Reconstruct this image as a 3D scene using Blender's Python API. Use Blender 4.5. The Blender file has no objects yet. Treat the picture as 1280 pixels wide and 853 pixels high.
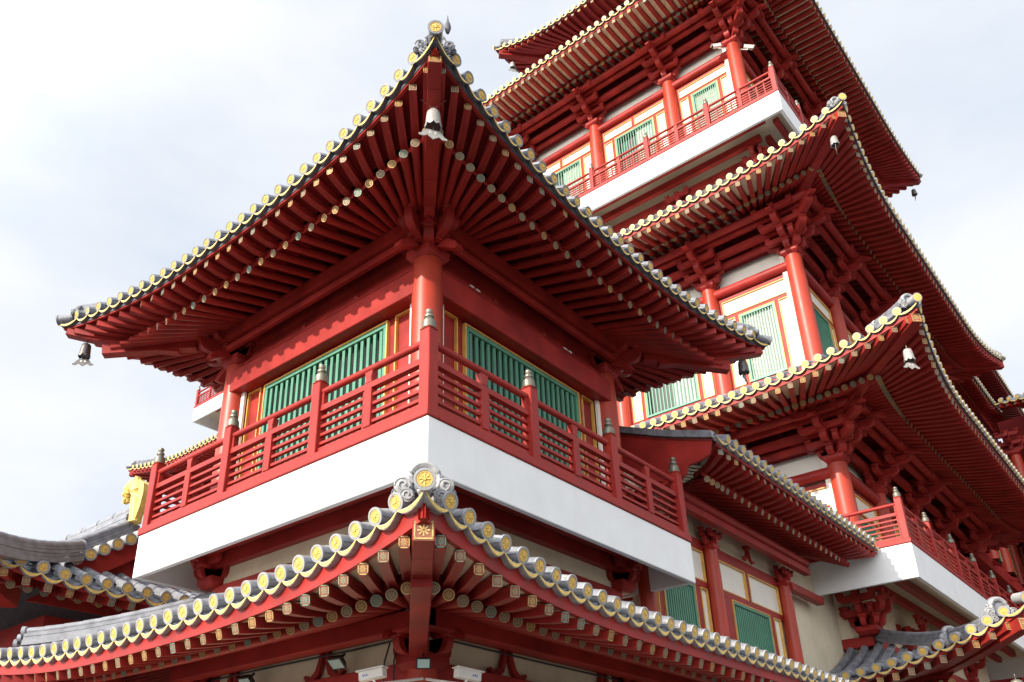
import bpy, bmesh, math, random
import numpy as np
from mathutils import Matrix, Vector
random.seed(7)
S = bpy.context.scene
COL = S.collection

# ------------------------------------------------------------------ camera
CP = Vector((-7.156, -6.884, -5.061)); YAW, PITCH, ROLL = 0.709, 0.453, -0.013
FPX, PPX, PPY = 1082.7, 590.0, 538.3
def cam_axes():
    f = Vector((math.cos(PITCH)*math.cos(YAW), math.cos(PITCH)*math.sin(YAW), math.sin(PITCH)))
    r = Vector((math.sin(YAW), -math.cos(YAW), 0)); u = r.cross(f)
    return r*math.cos(ROLL)+u*math.sin(ROLL), -r*math.sin(ROLL)+u*math.cos(ROLL), f
CR, CU, CF = cam_axes()
cd = bpy.data.cameras.new('camera'); cam = bpy.data.objects.new('camera', cd); COL.objects.link(cam)
cam.matrix_world = Matrix(((CR.x, CU.x, -CF.x, CP.x), (CR.y, CU.y, -CF.y, CP.y), (CR.z, CU.z, -CF.z, CP.z), (0, 0, 0, 1)))
cd.sensor_fit = 'HORIZONTAL'; cd.sensor_width = 36; cd.lens = 36*FPX/1280
cd.shift_x = (640-PPX)/1280; cd.shift_y = (PPY-426.5)/1280
cd.clip_start = .1; cd.clip_end = 3000
S.camera = cam

# ------------------------------------------------------------------ sky, sun, exposure
SUN_AZ, SUN_EL = math.radians(171), math.radians(28.5)
w = bpy.data.worlds.new('World'); S.world = w; w.use_nodes = True
nt = w.node_tree; bg = nt.nodes['Background']
sky = nt.nodes.new('ShaderNodeTexSky'); sky.sky_type = 'NISHITA'; sky.sun_disc = False
sky.sun_elevation = SUN_EL; sky.sun_rotation = math.pi/2-SUN_AZ; sky.air_density = 1.0; sky.dust_density = 1.6
tc = nt.nodes.new('ShaderNodeTexCoord'); mp = nt.nodes.new('ShaderNodeMapping'); mp.inputs['Scale'].default_value = (1, 1, 2.2)
nz = nt.nodes.new('ShaderNodeTexNoise'); nz.inputs['Scale'].default_value = 2.3; nz.inputs['Detail'].default_value = 7; nz.inputs['Roughness'].default_value = .55
cr = nt.nodes.new('ShaderNodeValToRGB'); cr.color_ramp.elements[0].position = .30; cr.color_ramp.elements[1].position = .62
cr.color_ramp.elements[0].color = (6.5, 7.15, 8.1, 1); cr.color_ramp.elements[1].color = (8.7, 8.85, 9.15, 1)
mx = nt.nodes.new('ShaderNodeMix'); mx.data_type = 'RGBA'; mx.inputs[0].default_value = .9
dt = nt.nodes.new('ShaderNodeVectorMath'); dt.operation = 'DOT_PRODUCT'; dt.inputs[1].default_value = (math.cos(SUN_EL)*math.cos(SUN_AZ), math.cos(SUN_EL)*math.sin(SUN_AZ), math.sin(SUN_EL))
mr = nt.nodes.new('ShaderNodeMapRange'); mr.interpolation_type = 'SMOOTHSTEP'; mr.inputs[1].default_value = .12; mr.inputs[2].default_value = .85; mr.inputs[3].default_value = .97; mr.inputs[4].default_value = 2.9   # thin cloud brightened sunward, added for light on the facades
gm = nt.nodes.new('ShaderNodeVectorMath'); gm.operation = 'SCALE'
for a, b in ((tc.outputs['Generated'], mp.inputs[0]), (mp.outputs[0], nz.inputs['Vector']), (nz.outputs['Fac'], cr.inputs[0]),
             (cr.outputs[0], mx.inputs[7]), (sky.outputs[0], mx.inputs[6]), (mx.outputs[2], gm.inputs[0]), (tc.outputs['Generated'], dt.inputs[0]), (dt.outputs['Value'], mr.inputs[0]), (mr.outputs[0], gm.inputs['Scale']), (gm.outputs[0], bg.inputs['Color'])):
    nt.links.new(a, b)
bg.inputs['Strength'].default_value = .095
sl = bpy.data.lights.new('sun', 'SUN'); sl.energy = 5.0; sl.angle = math.radians(.5); sl.color = (1, .90, .76)
so = bpy.data.objects.new('sun', sl); COL.objects.link(so); so.location = (-30, 5, 40)
sd = Vector((math.cos(SUN_EL)*math.cos(SUN_AZ), math.cos(SUN_EL)*math.sin(SUN_AZ), math.sin(SUN_EL)))
so.rotation_euler = sd.to_track_quat('Z', 'Y').to_euler()
S.view_settings.view_transform = 'Standard'; S.view_settings.look = 'None'; S.view_settings.gamma = 1
S.view_settings.use_curve_mapping = False; S.view_settings.exposure = .42
S.render.engine = 'CYCLES'

# ------------------------------------------------------------------ materials
def mat(name, col, rough=.5, var=.12, vscale=3.0, bump=.0, bscale=40, metal=0, spec=.5, dirt=0, dirtcol=(.1, .09, .08), coat=0):
    m = bpy.data.materials.new(name); m.use_nodes = True; t = m.node_tree; b = t.nodes['Principled BSDF']
    b.inputs['Roughness'].default_value = rough; b.inputs['Metallic'].default_value = metal
    b.inputs['Specular IOR Level'].default_value = spec
    if coat: b.inputs['Coat Weight'].default_value = coat; b.inputs['Coat Roughness'].default_value = .15
    tc = t.nodes.new('ShaderNodeTexCoord'); n = t.nodes.new('ShaderNodeTexNoise'); n.inputs['Scale'].default_value = vscale; n.inputs['Detail'].default_value = 6
    t.links.new(tc.outputs['Object'], n.inputs['Vector'])
    r = t.nodes.new('ShaderNodeValToRGB'); e = r.color_ramp.elements
    e[0].position = .3; e[1].position = .7
    e[0].color = (*[c*(1-var) for c in col], 1); e[1].color = (*[min(1, c*(1+var)) for c in col], 1)
    t.links.new(n.outputs['Fac'], r.inputs[0]); out = r.outputs[0]
    if dirt:
        n2 = t.nodes.new('ShaderNodeTexNoise'); n2.inputs['Scale'].default_value = 1.3; n2.inputs['Detail'].default_value = 9; n2.inputs['Roughness'].default_value = .7
        mp = t.nodes.new('ShaderNodeMapping'); mp.inputs['Scale'].default_value = (2.5, 2.5, .5)
        t.links.new(tc.outputs['Object'], mp.inputs[0]); t.links.new(mp.outputs[0], n2.inputs['Vector'])
        r2 = t.nodes.new('ShaderNodeValToRGB'); r2.color_ramp.elements[0].position = .5; r2.color_ramp.elements[1].position = .85
        r2.color_ramp.elements[0].color = (0, 0, 0, 1); r2.color_ramp.elements[1].color = (dirt, dirt, dirt, 1)
        t.links.new(n2.outputs['Fac'], r2.inputs[0])
        x = t.nodes.new('ShaderNodeMix'); x.data_type = 'RGBA'; x.inputs[7].default_value = (*dirtcol, 1)
        t.links.new(r2.outputs[0], x.inputs[0]); t.links.new(out, x.inputs[6]); out = x.outputs[2]
    t.links.new(out, b.inputs['Base Color'])
    ma = t.nodes.new('ShaderNodeMapRange'); ma.inputs[3].default_value = max(0, rough-.1); ma.inputs[4].default_value = min(1, rough+.12)
    t.links.new(n.outputs['Fac'], ma.inputs[0]); t.links.new(ma.outputs[0], b.inputs['Roughness'])
    if bump:
        n3 = t.nodes.new('ShaderNodeTexNoise'); n3.inputs['Scale'].default_value = bscale; n3.inputs['Detail'].default_value = 4
        t.links.new(tc.outputs['Object'], n3.inputs['Vector'])
        bp = t.nodes.new('ShaderNodeBump'); bp.inputs['Strength'].default_value = bump; bp.inputs['Distance'].default_value = .02
        t.links.new(n3.outputs['Fac'], bp.inputs['Height']); t.links.new(bp.outputs[0], b.inputs['Normal'])
    return m
M = dict(
    red=mat('red_paint', (.29, .022, .017), .46, .28, 1.7, .10, 60, spec=.22, dirt=.45, dirtcol=(.16, .025, .02)),
    redshade=mat('shade_darkened_red_board', (.11, .007, .007), .7, .15, 2.2, .06, 50, spec=.08),  # red deepened so the colour carries the shade between rafters
    rail=mat('railing_red_paint', (.295, .024, .018), .46, .16, 2.5, .08, 70, spec=.22, dirt=.4, dirtcol=(.36, .07, .05)),
    col=mat('column_red_lacquer', (.39, .040, .018), .42, .16, 1.5, .03, 30, spec=.4, dirt=.25, dirtcol=(.25, .05, .03)),
    white=mat('white_render', (.80, .80, .785), .75, .04, 2.0, .12, 90, dirt=.28, dirtcol=(.60, .58, .53)),
    cream=mat('cream_render', (.70, .60, .43), .75, .08, 1.5, .10, 80, dirt=.5, dirtcol=(.46, .38, .27)),
    panel=mat('ivory_panel', (.80, .76, .66), .55, .04, 2, .04, 60),
    board=mat('cream_soffit_board', (.80, .67, .48), .7, .10, 2.2, .06, 50),
    green=mat('green_paint', (.075, .235, .15), .42, .12, 3, .05, 50),
    gold=mat('gold_leaf', (.70, .48, .12), .45, .20, 14, .25, 60, metal=.05, dirt=.4, dirtcol=(.34, .24, .08)),
    trim=mat('yellow_trim_paint', (.66, .36, .08), .5, .15, 6),
    tile=mat('grey_glazed_tile', (.185, .19, .21), .42, .30, 6, .16, 45, dirt=.55, dirtcol=(.11, .105, .09), spec=.6),
    rim=mat('pale_tile_rim', (.30, .30, .30), .5, .28, 9, .1, 40),
    tiledark=mat('dark_tile_underside', (.075, .075, .085), .6, .2, 6, .1, 40),
    plq_gold=mat('gilt_end_plaque', (.50, .35, .12), .5, .25, 30, metal=.2),
    plq_green=mat('verdigris_end_plaque', (.16, .31, .24), .5, .25, 30, metal=.2),
    plq_pale=mat('tarnished_end_plaque', (.30, .30, .18), .5, .25, 30, metal=.2),
    plq_line=mat('plaque_red_ground', (.25, .08, .04), .6, .1),
    dark=mat('dark_interior', (.012, .012, .013), .35, .2),
    bronze=mat('bronze', (.19, .175, .135), .40, .2, 8, .05, metal=.5),
    silver=mat('weathered_aluminium', (.33, .315, .29), .45, .12, 8, .05, metal=.1),
    bell_backlit=mat('backlit_bell_metal', (.10, .09, .085), .4, .2, 8, metal=.5),  # bell metal with its backlit darkness put into the colour
    black=mat('black_plastic', (.02, .02, .022), .45, .1),
    lens=mat('floodlight_glass', (.45, .62, .58), .12, .05, spec=.8),
    camw=mat('white_camera_housing', (.78, .76, .70), .45, .05),
    blue=mat('blue_marking', (.05, .18, .5), .5, .05),
    stone=mat('paved_ground', (.085, .078, .072), .8, .15, .8, .1, 10),
)

# ------------------------------------------------------------------ mesh helpers
class MB:
    def __init__(s): s.v = []; s.f = []; s.m = []; s.mats = []
    def mi(s, k):
        if k not in s.mats: s.mats.append(k)
        return s.mats.index(k)
    def add(s, vs, fs, k):
        n = len(s.v); s.v += [tuple(v) for v in vs]; i = s.mi(k)
        for f in fs: s.f.append(tuple(a+n for a in f)); s.m.append(i)
    def hexa(s, p, k):      # 8 points: bottom ring 0-3, top ring 4-7
        s.add(p, [(3, 2, 1, 0), (4, 5, 6, 7), (0, 1, 5, 4), (1, 2, 6, 5), (2, 3, 7, 6), (3, 0, 4, 7)], k)
    def box(s, x0, x1, y0, y1, z0, z1, k, W=None):
        W = W or (lambda a, b, c: (a, b, c))
        s.hexa([W(x0, y0, z0), W(x1, y0, z0), W(x1, y1, z0), W(x0, y1, z0), W(x0, y0, z1), W(x1, y0, z1), W(x1, y1, z1), W(x0, y1, z1)], k)
    def beam(s, p, q, wd, h, k, endk=None):
        p, q = Vector(p), Vector(q); d = (q-p).normalized()
        sd = d.cross(Vector((0, 0, 1))).normalized()*wd/2; up = sd.cross(d).normalized()*h/2
        P = [p-sd-up, p+sd-up, p+sd+up, p-sd+up, q-sd-up, q+sd-up, q+sd+up, q-sd+up]
        s.add(P, [(0, 1, 2, 3), (0, 4, 5, 1), (1, 5, 6, 2), (2, 6, 7, 3), (3, 7, 4, 0)], k)
        s.add(P[4:], [(3, 2, 1, 0)], endk or k)
    def tube(s, pts, r, k, n=8, caps=True, rs=None):
        pts = [Vector(p) for p in pts]; rings = []
        for i, p in enumerate(pts):
            d = (pts[min(i+1, len(pts)-1)]-pts[max(i-1, 0)]).normalized()
            a = Vector((0, 0, 1)) if abs(d.z) < .95 else Vector((1, 0, 0))
            u = d.cross(a).normalized(); v = u.cross(d); rr = rs[i] if rs else r
            rings.append([p+u*math.cos(2*math.pi*j/n)*rr+v*math.sin(2*math.pi*j/n)*rr for j in range(n)])
        vs = [q for g in rings for q in g]
        fs = [(i*n+j, i*n+(j+1) % n, (i+1)*n+(j+1) % n, (i+1)*n+j) for i in range(len(pts)-1) for j in range(n)]
        if caps: fs += [tuple(range(n))[::-1], tuple((len(pts)-1)*n+j for j in range(n))]
        s.add(vs, fs, k)
    def lathe(s, c, prof, k, n=12, ax=None):
        R = ax or Matrix.Identity(3); c = Vector(c)
        vs = [c+R @ Vector((r*math.cos(2*math.pi*j/n), r*math.sin(2*math.pi*j/n), z)) for r, z in prof for j in range(n)]
        fs = [(i*n+j, i*n+(j+1) % n, (i+1)*n+(j+1) % n, (i+1)*n+j) for i in range(len(prof)-1) for j in range(n)]
        fs += [tuple(range(n))[::-1], tuple((len(prof)-1)*n+j for j in range(n))]
        s.add(vs, fs, k)
    def prism(s, poly, o, ex, ey, ez, t, k):   # polygon in (ex, ey), extruded +-t/2 along ez
        o, ex, ey, ez = Vector(o), Vector(ex), Vector(ey), Vector(ez); n = len(poly)
        a = [o+ex*x+ey*y-ez*t/2 for x, y in poly]; b = [v+ez*t for v in a]
        s.add(a+b, [tuple(range(n))[::-1], tuple(range(n, 2*n))]+[(i, (i+1) % n, n+(i+1) % n, n+i) for i in range(n)], k)
    def grid(s, rows, k):
        m = len(rows[0]); vs = [p for r in rows for p in r]
        s.add(vs, [(i*m+j, i*m+j+1, (i+1)*m+j+1, (i+1)*m+j) for i in range(len(rows)-1) for j in range(m-1)], k)
    def mesh(s, name, bevel=0, smooth=True):
        me = bpy.data.meshes.new(name); me.from_pydata(s.v, [], s.f)
        for k in s.mats: me.materials.append(M[k])
        me.polygons.foreach_set('material_index', s.m)
        bm = bmesh.new(); bm.from_mesh(me); bmesh.ops.recalc_face_normals(bm, faces=bm.faces)
        if bevel:
            bm.edges.ensure_lookup_table()
            es = [e for e in bm.edges if len(e.link_faces) == 2 and e.calc_face_angle(0) > .7]
            bmesh.ops.bevel(bm, geom=es, offset=bevel, segments=1, affect='EDGES', clamp_overlap=True)
        bm.to_mesh(me); bm.free()
        if smooth:
            me.polygons.foreach_set('use_smooth', [True]*len(me.polygons)); me.set_sharp_from_angle(angle=math.radians(38))
        me.update(); return me
    def build(s, name, parent=None, bevel=0, kind=None, smooth=True):
        if parent is not None:
            L = LOC[root_of(parent)]; s.v = [(a-L[0], b-L[1], c-L[2]) for a, b, c in s.v]
        o = bpy.data.objects.new(name, s.mesh(name, bevel, smooth)); COL.objects.link(o)
        if parent is not None: o.parent = parent
        if kind: o['kind'] = kind
        return o
LOC = {}
def root_of(o):
    while o.parent: o = o.parent
    return o.name
def thing(name, label, cat, loc, group=None):
    o = bpy.data.objects.new(name, None); COL.objects.link(o); o.location = loc; o.empty_display_size = .3
    o['label'] = label; o['category'] = cat
    if group: o['group'] = group
    LOC[o.name] = Vector(loc); return o
def rel(th, p): return Vector(p)-LOC[root_of(th)]

def project(p):
    d = Vector(p)-CP; z = d.dot(CF)
    if z < .3: return None
    return FPX*d.dot(CR)/z+PPX, PPY-FPX*d.dot(CU)/z, z
PROTO = {}
BULK = {}
def put(th, name, parent, proto, mtx, size, prio=1.0):
    BULK.setdefault((th.name, name), []).append((th, parent, proto, mtx, size, prio))
def flush():
    for (tn, name), items in BULK.items():
        sc = []
        for it in items:
            p = project(it[3].translation)
            v = -1e9
            if p:
                x, y, z = p; v = it[4]*it[5]/z
                if not (-15 < x < 1295 and -15 < y < 868): v -= 5
                if not (-500 < x < 1800 and -500 < y < 1400): v = -1e9
            sc.append(v)
        order = sorted(range(len(items)), key=lambda i: -sc[i])
        order = [i for i in order if sc[i] > -1e8]
        seen = [i for i in order if sc[i] > -4]
        keep = order if len(order) <= 100 else seen[:100]
        rest = [i for i in order if i not in set(keep)]
        for i in keep:
            th, par, pr, mtx, _, _ = items[i]
            o = bpy.data.objects.new(name, PROTO[pr]); COL.objects.link(o); o.parent = par
            o.matrix_local = Matrix.Translation(-LOC[th.name]) @ mtx
        if rest:
            th = items[0][0]; V = []; F = []; MI = []; mats = []; off = 0
            for i in rest:
                _, par, pr, mtx, _, _ = items[i]; me = PROTO[pr]
                A = np.empty(len(me.vertices)*3); me.vertices.foreach_get('co', A); A = A.reshape(-1, 3)
                R = np.array(mtx); A = A @ R[:3, :3].T + R[:3, 3] - np.array(LOC[th.name])
                V.append(A)
                ix = []
                for mm in me.materials:
                    if mm not in mats: mats.append(mm)
                    ix.append(mats.index(mm))
                for p in me.polygons: F.append([a+off for a in p.vertices]); MI.append(ix[p.material_index])
                off += len(A)
            me = bpy.data.meshes.new(name); me.from_pydata(np.concatenate(V).tolist(), [], F)
            for mm in mats: me.materials.append(mm)
            me.polygons.foreach_set('material_index', MI)
            me.polygons.foreach_set('use_smooth', [True]*len(me.polygons)); me.set_sharp_from_angle(angle=math.radians(38)); me.update()
            o = bpy.data.objects.new(name, me); COL.objects.link(o); o.parent = th; o['kind'] = 'stuff'

def frame(p, ex, ez=None, sc=(1, 1, 1)):   # matrix with local x along ex
    ex = Vector(ex).normalized(); ez = Vector(ez or (0, 0, 1)); ey = ez.cross(ex).normalized(); ez = ex.cross(ey)
    p = Vector(p)
    return Matrix(((ex.x*sc[0], ey.x*sc[1], ez.x*sc[2], p.x), (ex.y*sc[0], ey.y*sc[1], ez.y*sc[2], p.y), (ex.z*sc[0], ey.z*sc[1], ez.z*sc[2], p.z), (0, 0, 0, 1)))

# ------------------------------------------------------------------ prototypes (unit pieces)
RX = Matrix(((0, 0, 1), (0, 1, 0), (-1, 0, 0)))          # lathe axis z -> +x
def petals(mb, R, x, k, n=8):
    for i in range(n):
        a = 2*math.pi*i/n
        c, s_ = math.cos(a), math.sin(a)
        pts = [(R*.16, 0), (R*.60, R*.22), (R*.92, 0), (R*.60, -R*.22)]
        top = [(x, u*c-v*s_, u*s_+v*c) for u, v in pts]
        mid = (x+R*.14, R*.52*c, R*.52*s_)
        mb.add(top+[mid], [(0, 1, 4), (1, 2, 4), (2, 3, 4), (3, 0, 4)], k)
def mk_cap(name, light):
    b = MB(); k = 'rim' if light else 'tile'
    # tile barrel end: x forward out of the roof, unit radius 1
    b.lathe((0, 0, 0), [(.86, -2.6), (.9, -.3), (1.0, -.25), (1.02, 0), (.78, .02), (.74, -.05)], k, 18, RX)
    b.lathe((0, 0, 0), [(.72, -.06), (.68, .0), (.63, .0), (.60, -.05)], 'gold', 18, RX); b.lathe((0, 0, 0), [(.60, -.06), (.59, -.04)], 'trim', 18, RX)
    petals(b, .64, -.035, 'gold'); b.lathe((0, 0, 0), [(.16, -.02), (.12, .08)], 'gold', 8, RX)
    PROTO[name] = b.mesh(name)
mk_cap('cap_light', True); mk_cap('cap_dark', False)
b = MB(); b.lathe((0, 0, 0), [(.86, -2.6), (.9, -.3), (1.0, -.25), (1.02, 0), (.80, .02)], 'rim', 12, RX); b.lathe((0, 0, 0), [(.86, -.0), (.84, .05), (.3, .07)], 'gold', 12, RX)
PROTO['cap_far'] = b.mesh('cap_far')
def rosette(mb, kind, k, x, R, square):
    # raised pierced rosette on an end plaque
    n = 8
    for i in range(n):
        a = 2*math.pi*i/n; c, s_ = math.cos(a), math.sin(a)
        for (u0, u1, wd) in ((.12, .62, .10),):
            p = [(u0, wd*.4), (u1, wd), (u1, -wd), (u0, -wd*.4)]
            mb.add([(x, (u*c-v*s_)*R, (u*s_+v*c)*R) for u, v in p], [(0, 1, 2, 3)], k)
    m = 4 if square else 14
    a0 = math.pi/4 if square else 0; ro, ri = (1.38, 1.16) if square else (.98, .80)
    o = [(x, ro*R*math.cos(a0+2*math.pi*i/m), ro*R*math.sin(a0+2*math.pi*i/m)) for i in range(m)]
    q = [(x, ri*R*math.cos(a0+2*math.pi*i/m), ri*R*math.sin(a0+2*math.pi*i/m)) for i in range(m)]
    mb.add(o+q, [(i, (i+1) % m, m+(i+1) % m, m+i) for i in range(m)], k)
    if square:
        for sx in (-1, 1):
            for sy in (-1, 1):
                mb.add([(x, sx*R*.98, sy*R*.98), (x, sx*R*.98, sy*R*.55), (x, sx*R*.55, sy*R*.98)], [(0, 1, 2)], k)
for kk in ('plq_gold', 'plq_green', 'plq_pale'):
    # round rafter: local x from 0 (inner) to 1 (outer end), unit radius .5
    b = MB(); b.tube([(0, 0, 0), (1, 0, 0)], .5, 'red', 12, caps=False)
    b.add([(1, .5*math.cos(2*math.pi*i/12), .5*math.sin(2*math.pi*i/12)) for i in range(12)], [tuple(range(12))], 'plq_line')
    rosette(b, 'r', kk, 1.004, .5, False); PROTO['round_'+kk] = b.mesh('round_rafter')
    # flying rafter: curved square stick, rises toward its end
    b = MB(); N = 5
    for i in range(N):
        t0, t1 = i/N, (i+1)/N; z = lambda t: -.9*t*(1-t)*1.2; h = lambda t: .5-.08*t
        b.add([(t0, -h(t0), z(t0)-h(t0)), (t0, h(t0), z(t0)-h(t0)), (t0, h(t0), z(t0)+h(t0)), (t0, -h(t0), z(t0)+h(t0)),
               (t1, -h(t1), z(t1)-h(t1)), (t1, h(t1), z(t1)-h(t1)), (t1, h(t1), z(t1)+h(t1)), (t1, -h(t1), z(t1)+h(t1))],
              [(0, 1, 5, 4), (1, 2, 6, 5), (2, 3, 7, 6), (3, 0, 4, 7)], 'red')
    b.add([(1, -.42, -.42), (1, .42, -.42), (1, .42, .42), (1, -.42, .42)], [(0, 1, 2, 3)], 'plq_line')
    rosette(b, 's', kk, 1.004, .42, True); PROTO['fly_'+kk] = b.mesh('flying_rafter')
b = MB(); b.box(0, 1, -.5, .5, -.5, .5, 'rail'); PROTO['bar'] = b.mesh('bar')
def scroll(mb, c, ex, ey, en, R, k):
    c, ex, ey, en = Vector(c), Vector(ex), Vector(ey), Vector(en)
    Rm = Matrix((ex, ey, en)).transposed()
    mb.lathe(c, [(R*.9, -R*.35), (R, -.1*R), (R*.95, .2*R), (R*.6, .34*R), (.01, .38*R)], k, 16, Rm)
    pts = []
    for i in range(26):
        a = i/25*math.pi*3.2; r = R*(.92-.72*i/25)
        pts.append(c+ex*r*math.cos(a)+ey*r*math.sin(a)+en*R*(.26+.25*i/25))
    mb.tube(pts, R*.11, k, 5)
# cloud shaped ridge end: local x = outward, unit = metre for a 0.6 m wide ornament
def mk_cloud(name, K1, K2):
  b = MB()
  arch = [(-.04, .16*math.sin(a)*1.0, .12+.17*math.cos(a)) for a in [math.radians(t) for t in range(-115, 116, 16)]]
  b.tube(arch, .045, K1, 7)
  b.tube([(x-.06, y*1.12, (z-.12)*1.14+.12) for x, y, z in arch], .035, K2, 6)
  b.lathe((-.05, 0, .12), [(.17, -.12), (.165, 0), (.02, .01)], K2, 14, RX)
  for sg in (-1, 1):
      scroll(b, (-.02, sg*.23, .02), (0, sg, 0), (0, 0, 1), (1, 0, 0), .105, K1)
      scroll(b, (0, sg*.185, -.10), (0, sg, 0), (0, 0, 1), (1, 0, 0), .085, K1)
      scroll(b, (-.05, sg*.29, -.06), (0, sg, 0), (0, 0, 1), (1, 0, 0), .07, K2)
  PROTO[name] = b.mesh('ridge_end_ornament')
mk_cloud('cloud', 'rim', 'tile'); mk_cloud('cloud_dark', 'tile', 'tiledark')

# ------------------------------------------------------------------ curved hip roof
PLQ = ['plq_gold', 'plq_pale', 'plq_green', 'plq_pale', 'plq_gold', 'plq_pale']
class Side:
    def __init__(s, k, c): s.k = k; s.c = c; x0, x1, y0, y1 = c; s.half = (y1-y0)/2 if k in 'AC' else (x1-x0)/2; s.xm = (x0+x1)/2; s.ym = (y0+y1)/2
    def __call__(s, a, o, z):
        x0, x1, y0, y1 = s.c
        return {'A': (x0-o, s.ym+a, z), 'C': (x1+o, s.ym+a, z), 'B': (s.xm+a, y0-o, z), 'D': (s.xm+a, y1+o, z)}[s.k]
    def out(s): return {'A': Vector((-1, 0, 0)), 'C': Vector((1, 0, 0)), 'B': Vector((0, -1, 0)), 'D': Vector((0, 1, 0))}[s.k]
    def along(s): return Vector((0, 1, 0)) if s.k in 'AC' else Vector((1, 0, 0))
def roof(th, name, c, Em, g, zmid, lift, D, sp, fr, zre, zw, drop, sides='ABCD', pc=2.7, pz=2.5, soff='board', rc=.285, cap='cap_light',
         slope=.55, depth=3.0, tops=True, fasc=(.10, .05), raf=.13, hips=('AB', 'AD', 'BC', 'CD'), hipw=.24, hipz=0.3, zcol=None, trims=None, Smax=None,
         fan=.9, inset=.13, ornament=True, ridge=True, slopeconc=.02, rng=None, dpt=.085, db=0, rsc=1.0, rstart=None, ornk='cloud', hs=-.2, osc=1.0, orn2=None, ornt=.24):
    R = bpy.data.objects.new(name, None)
    tl = MB(); bo = MB(); fb = MB(); dr = MB()
    r = rc*sp
    def mk(F):
        H = F.half+Em+g
        dd = lambda s: max(0, (abs(s)-(H-D))/D)
        return H, (lambda s: Em+g*dd(s)**pc), (lambda s: lift*dd(s)**pz)
    later = []
    for sk in sides:
        F = Side(sk, c); H, off, zl = mk(F); out = F.out()
        pr = 1.0 if sk in 'AB' else .4
        lim = (rng or {}).get(sk, (-1e9, 1e9))
        N = round(2*H/sp)-2; ss = [sp*(k-(N-1)/2) for k in range(N)]
        zd = lambda s: zmid+zl(s)
        zs = lambda s, u: zd(s)-zl(s)*(1-math.exp(-u/1.2))+slope*u*Em/off(s)+slopeconc*(u*Em/off(s))**2
        for i, s in enumerate(ss):
            if not lim[0] <= s <= lim[1]: continue
            o = off(s); fx = out.copy()+F.along()*random.uniform(-.045, .045); fx.z = -.25+random.uniform(-.05, .05); rj = random.uniform(.97, 1.03)*r
            put(th, 'eave_tile_cap', R, cap, frame(F(s, o, zd(s)+random.uniform(-.006, .006)), fx, (0, random.uniform(-.3, .3), 1) if sk in 'AC' else (random.uniform(-.3, .3), 0, 1), sc=(rj, rj, rj)), r, pr)
            uh = o-(Em+g-(H-abs(s)))
            um = min(depth, uh) if tops else min(.5, uh)
            m = max(2, int(um/.32)+1) if tops else 2
            if um > .06:
                rows = []
                for q in range(m):
                    for e in ((0, .999) if (tops and q < m-1) else (0,)):
                        u = um*(q+e)/(m-1); rr = r*(.98 if e == 0 else .87); z = zs(s, u)
                        rows.append([F(s+rr*math.cos(a), o-u, z+rr*math.sin(a)*1.05) for a in [math.pi*j/6 for j in range(7)]])
                tl.grid(rows, 'tile')
        # pan tiles under the barrels + drip tiles
        if tl.v: tl.build('tile_rows', later_parent(R, th)); tl = MB()
        se = [-H+.02]+ss+[H-.02]
        for i in range(len(se)-1):
            a, b_ = se[i], se[i+1]
            if not (lim[0]-sp <= a and b_ <= lim[1]+sp): continue
            n = 6; rows = []
            def umx(s): return max(.02, min(depth, off(s)-(Em+g-(H-abs(s)))))
            mm = 5 if tops else 3
            for q in range(mm):
                row = []
                for j in range(n+1):
                    s = a+(b_-a)*j/n; t = 2*j/n-1; u = umx(s)*q/(mm-1)
                    row.append(F(s, off(s)-.04-u, zs(s, u)-.30*r-.45*sp*.6*(1-t*t)))
                rows.append(row)
            tl.grid(rows, 'tile')
            edge = (b_-a) < sp*.9 or i in (0, len(se)-2)
            P = []
            za, zb = zd(a), zd(b_)
            if i == 0: za = zd(-H)+.0
            if i == len(se)-2: zb = zd(H)
            dp = dpt
            for j in range(n+1):
                t = 2*j/n-1; s = a+(b_-a)*j/n; z = za+(zb-za)*j/n; o = off(s); q = 1-t*t
                P.append((s, o, z-.20*sp-.17*sp*q, z-.27*sp-.29*sp*q))
            for j in range(n):
                (s0, o0, t0, l0), (s1, o1, t1, l1) = P[j], P[j+1]
                V = [F(s0, o0-.03, l0), F(s1, o1-.03, l1), F(s1, o1-.03-dp, l1), F(s0, o0-.03-dp, l0), F(s0, o0-.03, t0), F(s1, o1-.03, t1), F(s1, o1-.03-dp, t1), F(s0, o0-.03-dp, t0)]
                dr.hexa(V, 'rim' if cap == 'cap_light' else 'tiledark')
                g0, g1 = (t0-l0)*.16, (t1-l1)*.16
                dr.add([F(s0, o0-.024, l0+g0), F(s1, o1-.024, l1+g1), F(s1, o1-.024, t1-g1), F(s0, o0-.024, t0-g0)], [(0, 1, 2, 3)], 'gold')
        # fascia board
        K = max(24, int(2*H/.4)); sa = [-H+.10+(2*H-.2)*j/K for j in range(K+1)]
        sa = [s for s in sa if lim[0]-.4 <= s <= lim[1]+.4]
        if len(sa) < 2: continue
        for j in range(len(sa)-1):
            V = []; DB = []
            for s in (sa[j], sa[j+1]):
                o = off(s)-.10; zt = zd(s)-.30*sp; zb = zd(s)-drop+raf*.50
                zm_ = zt+(zb-zt)*db
                V.append([F(s, o, zb), F(s, o-fasc[1], zb), F(s, o, zm_), F(s, o-fasc[1], zm_)])
                if db: DB.append([F(s, o+.012, zm_), F(s, o-fasc[1], zm_), F(s, o+.012, zt), F(s, o-fasc[1], zt)])
            A, B_ = V
            fb.add([A[0], A[1], A[2], A[3], B_[0], B_[1], B_[2], B_[3]], [(0, 4, 6, 2), (0, 1, 5, 4), (1, 3, 7, 5), (2, 6, 7, 3)], 'red')
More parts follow.
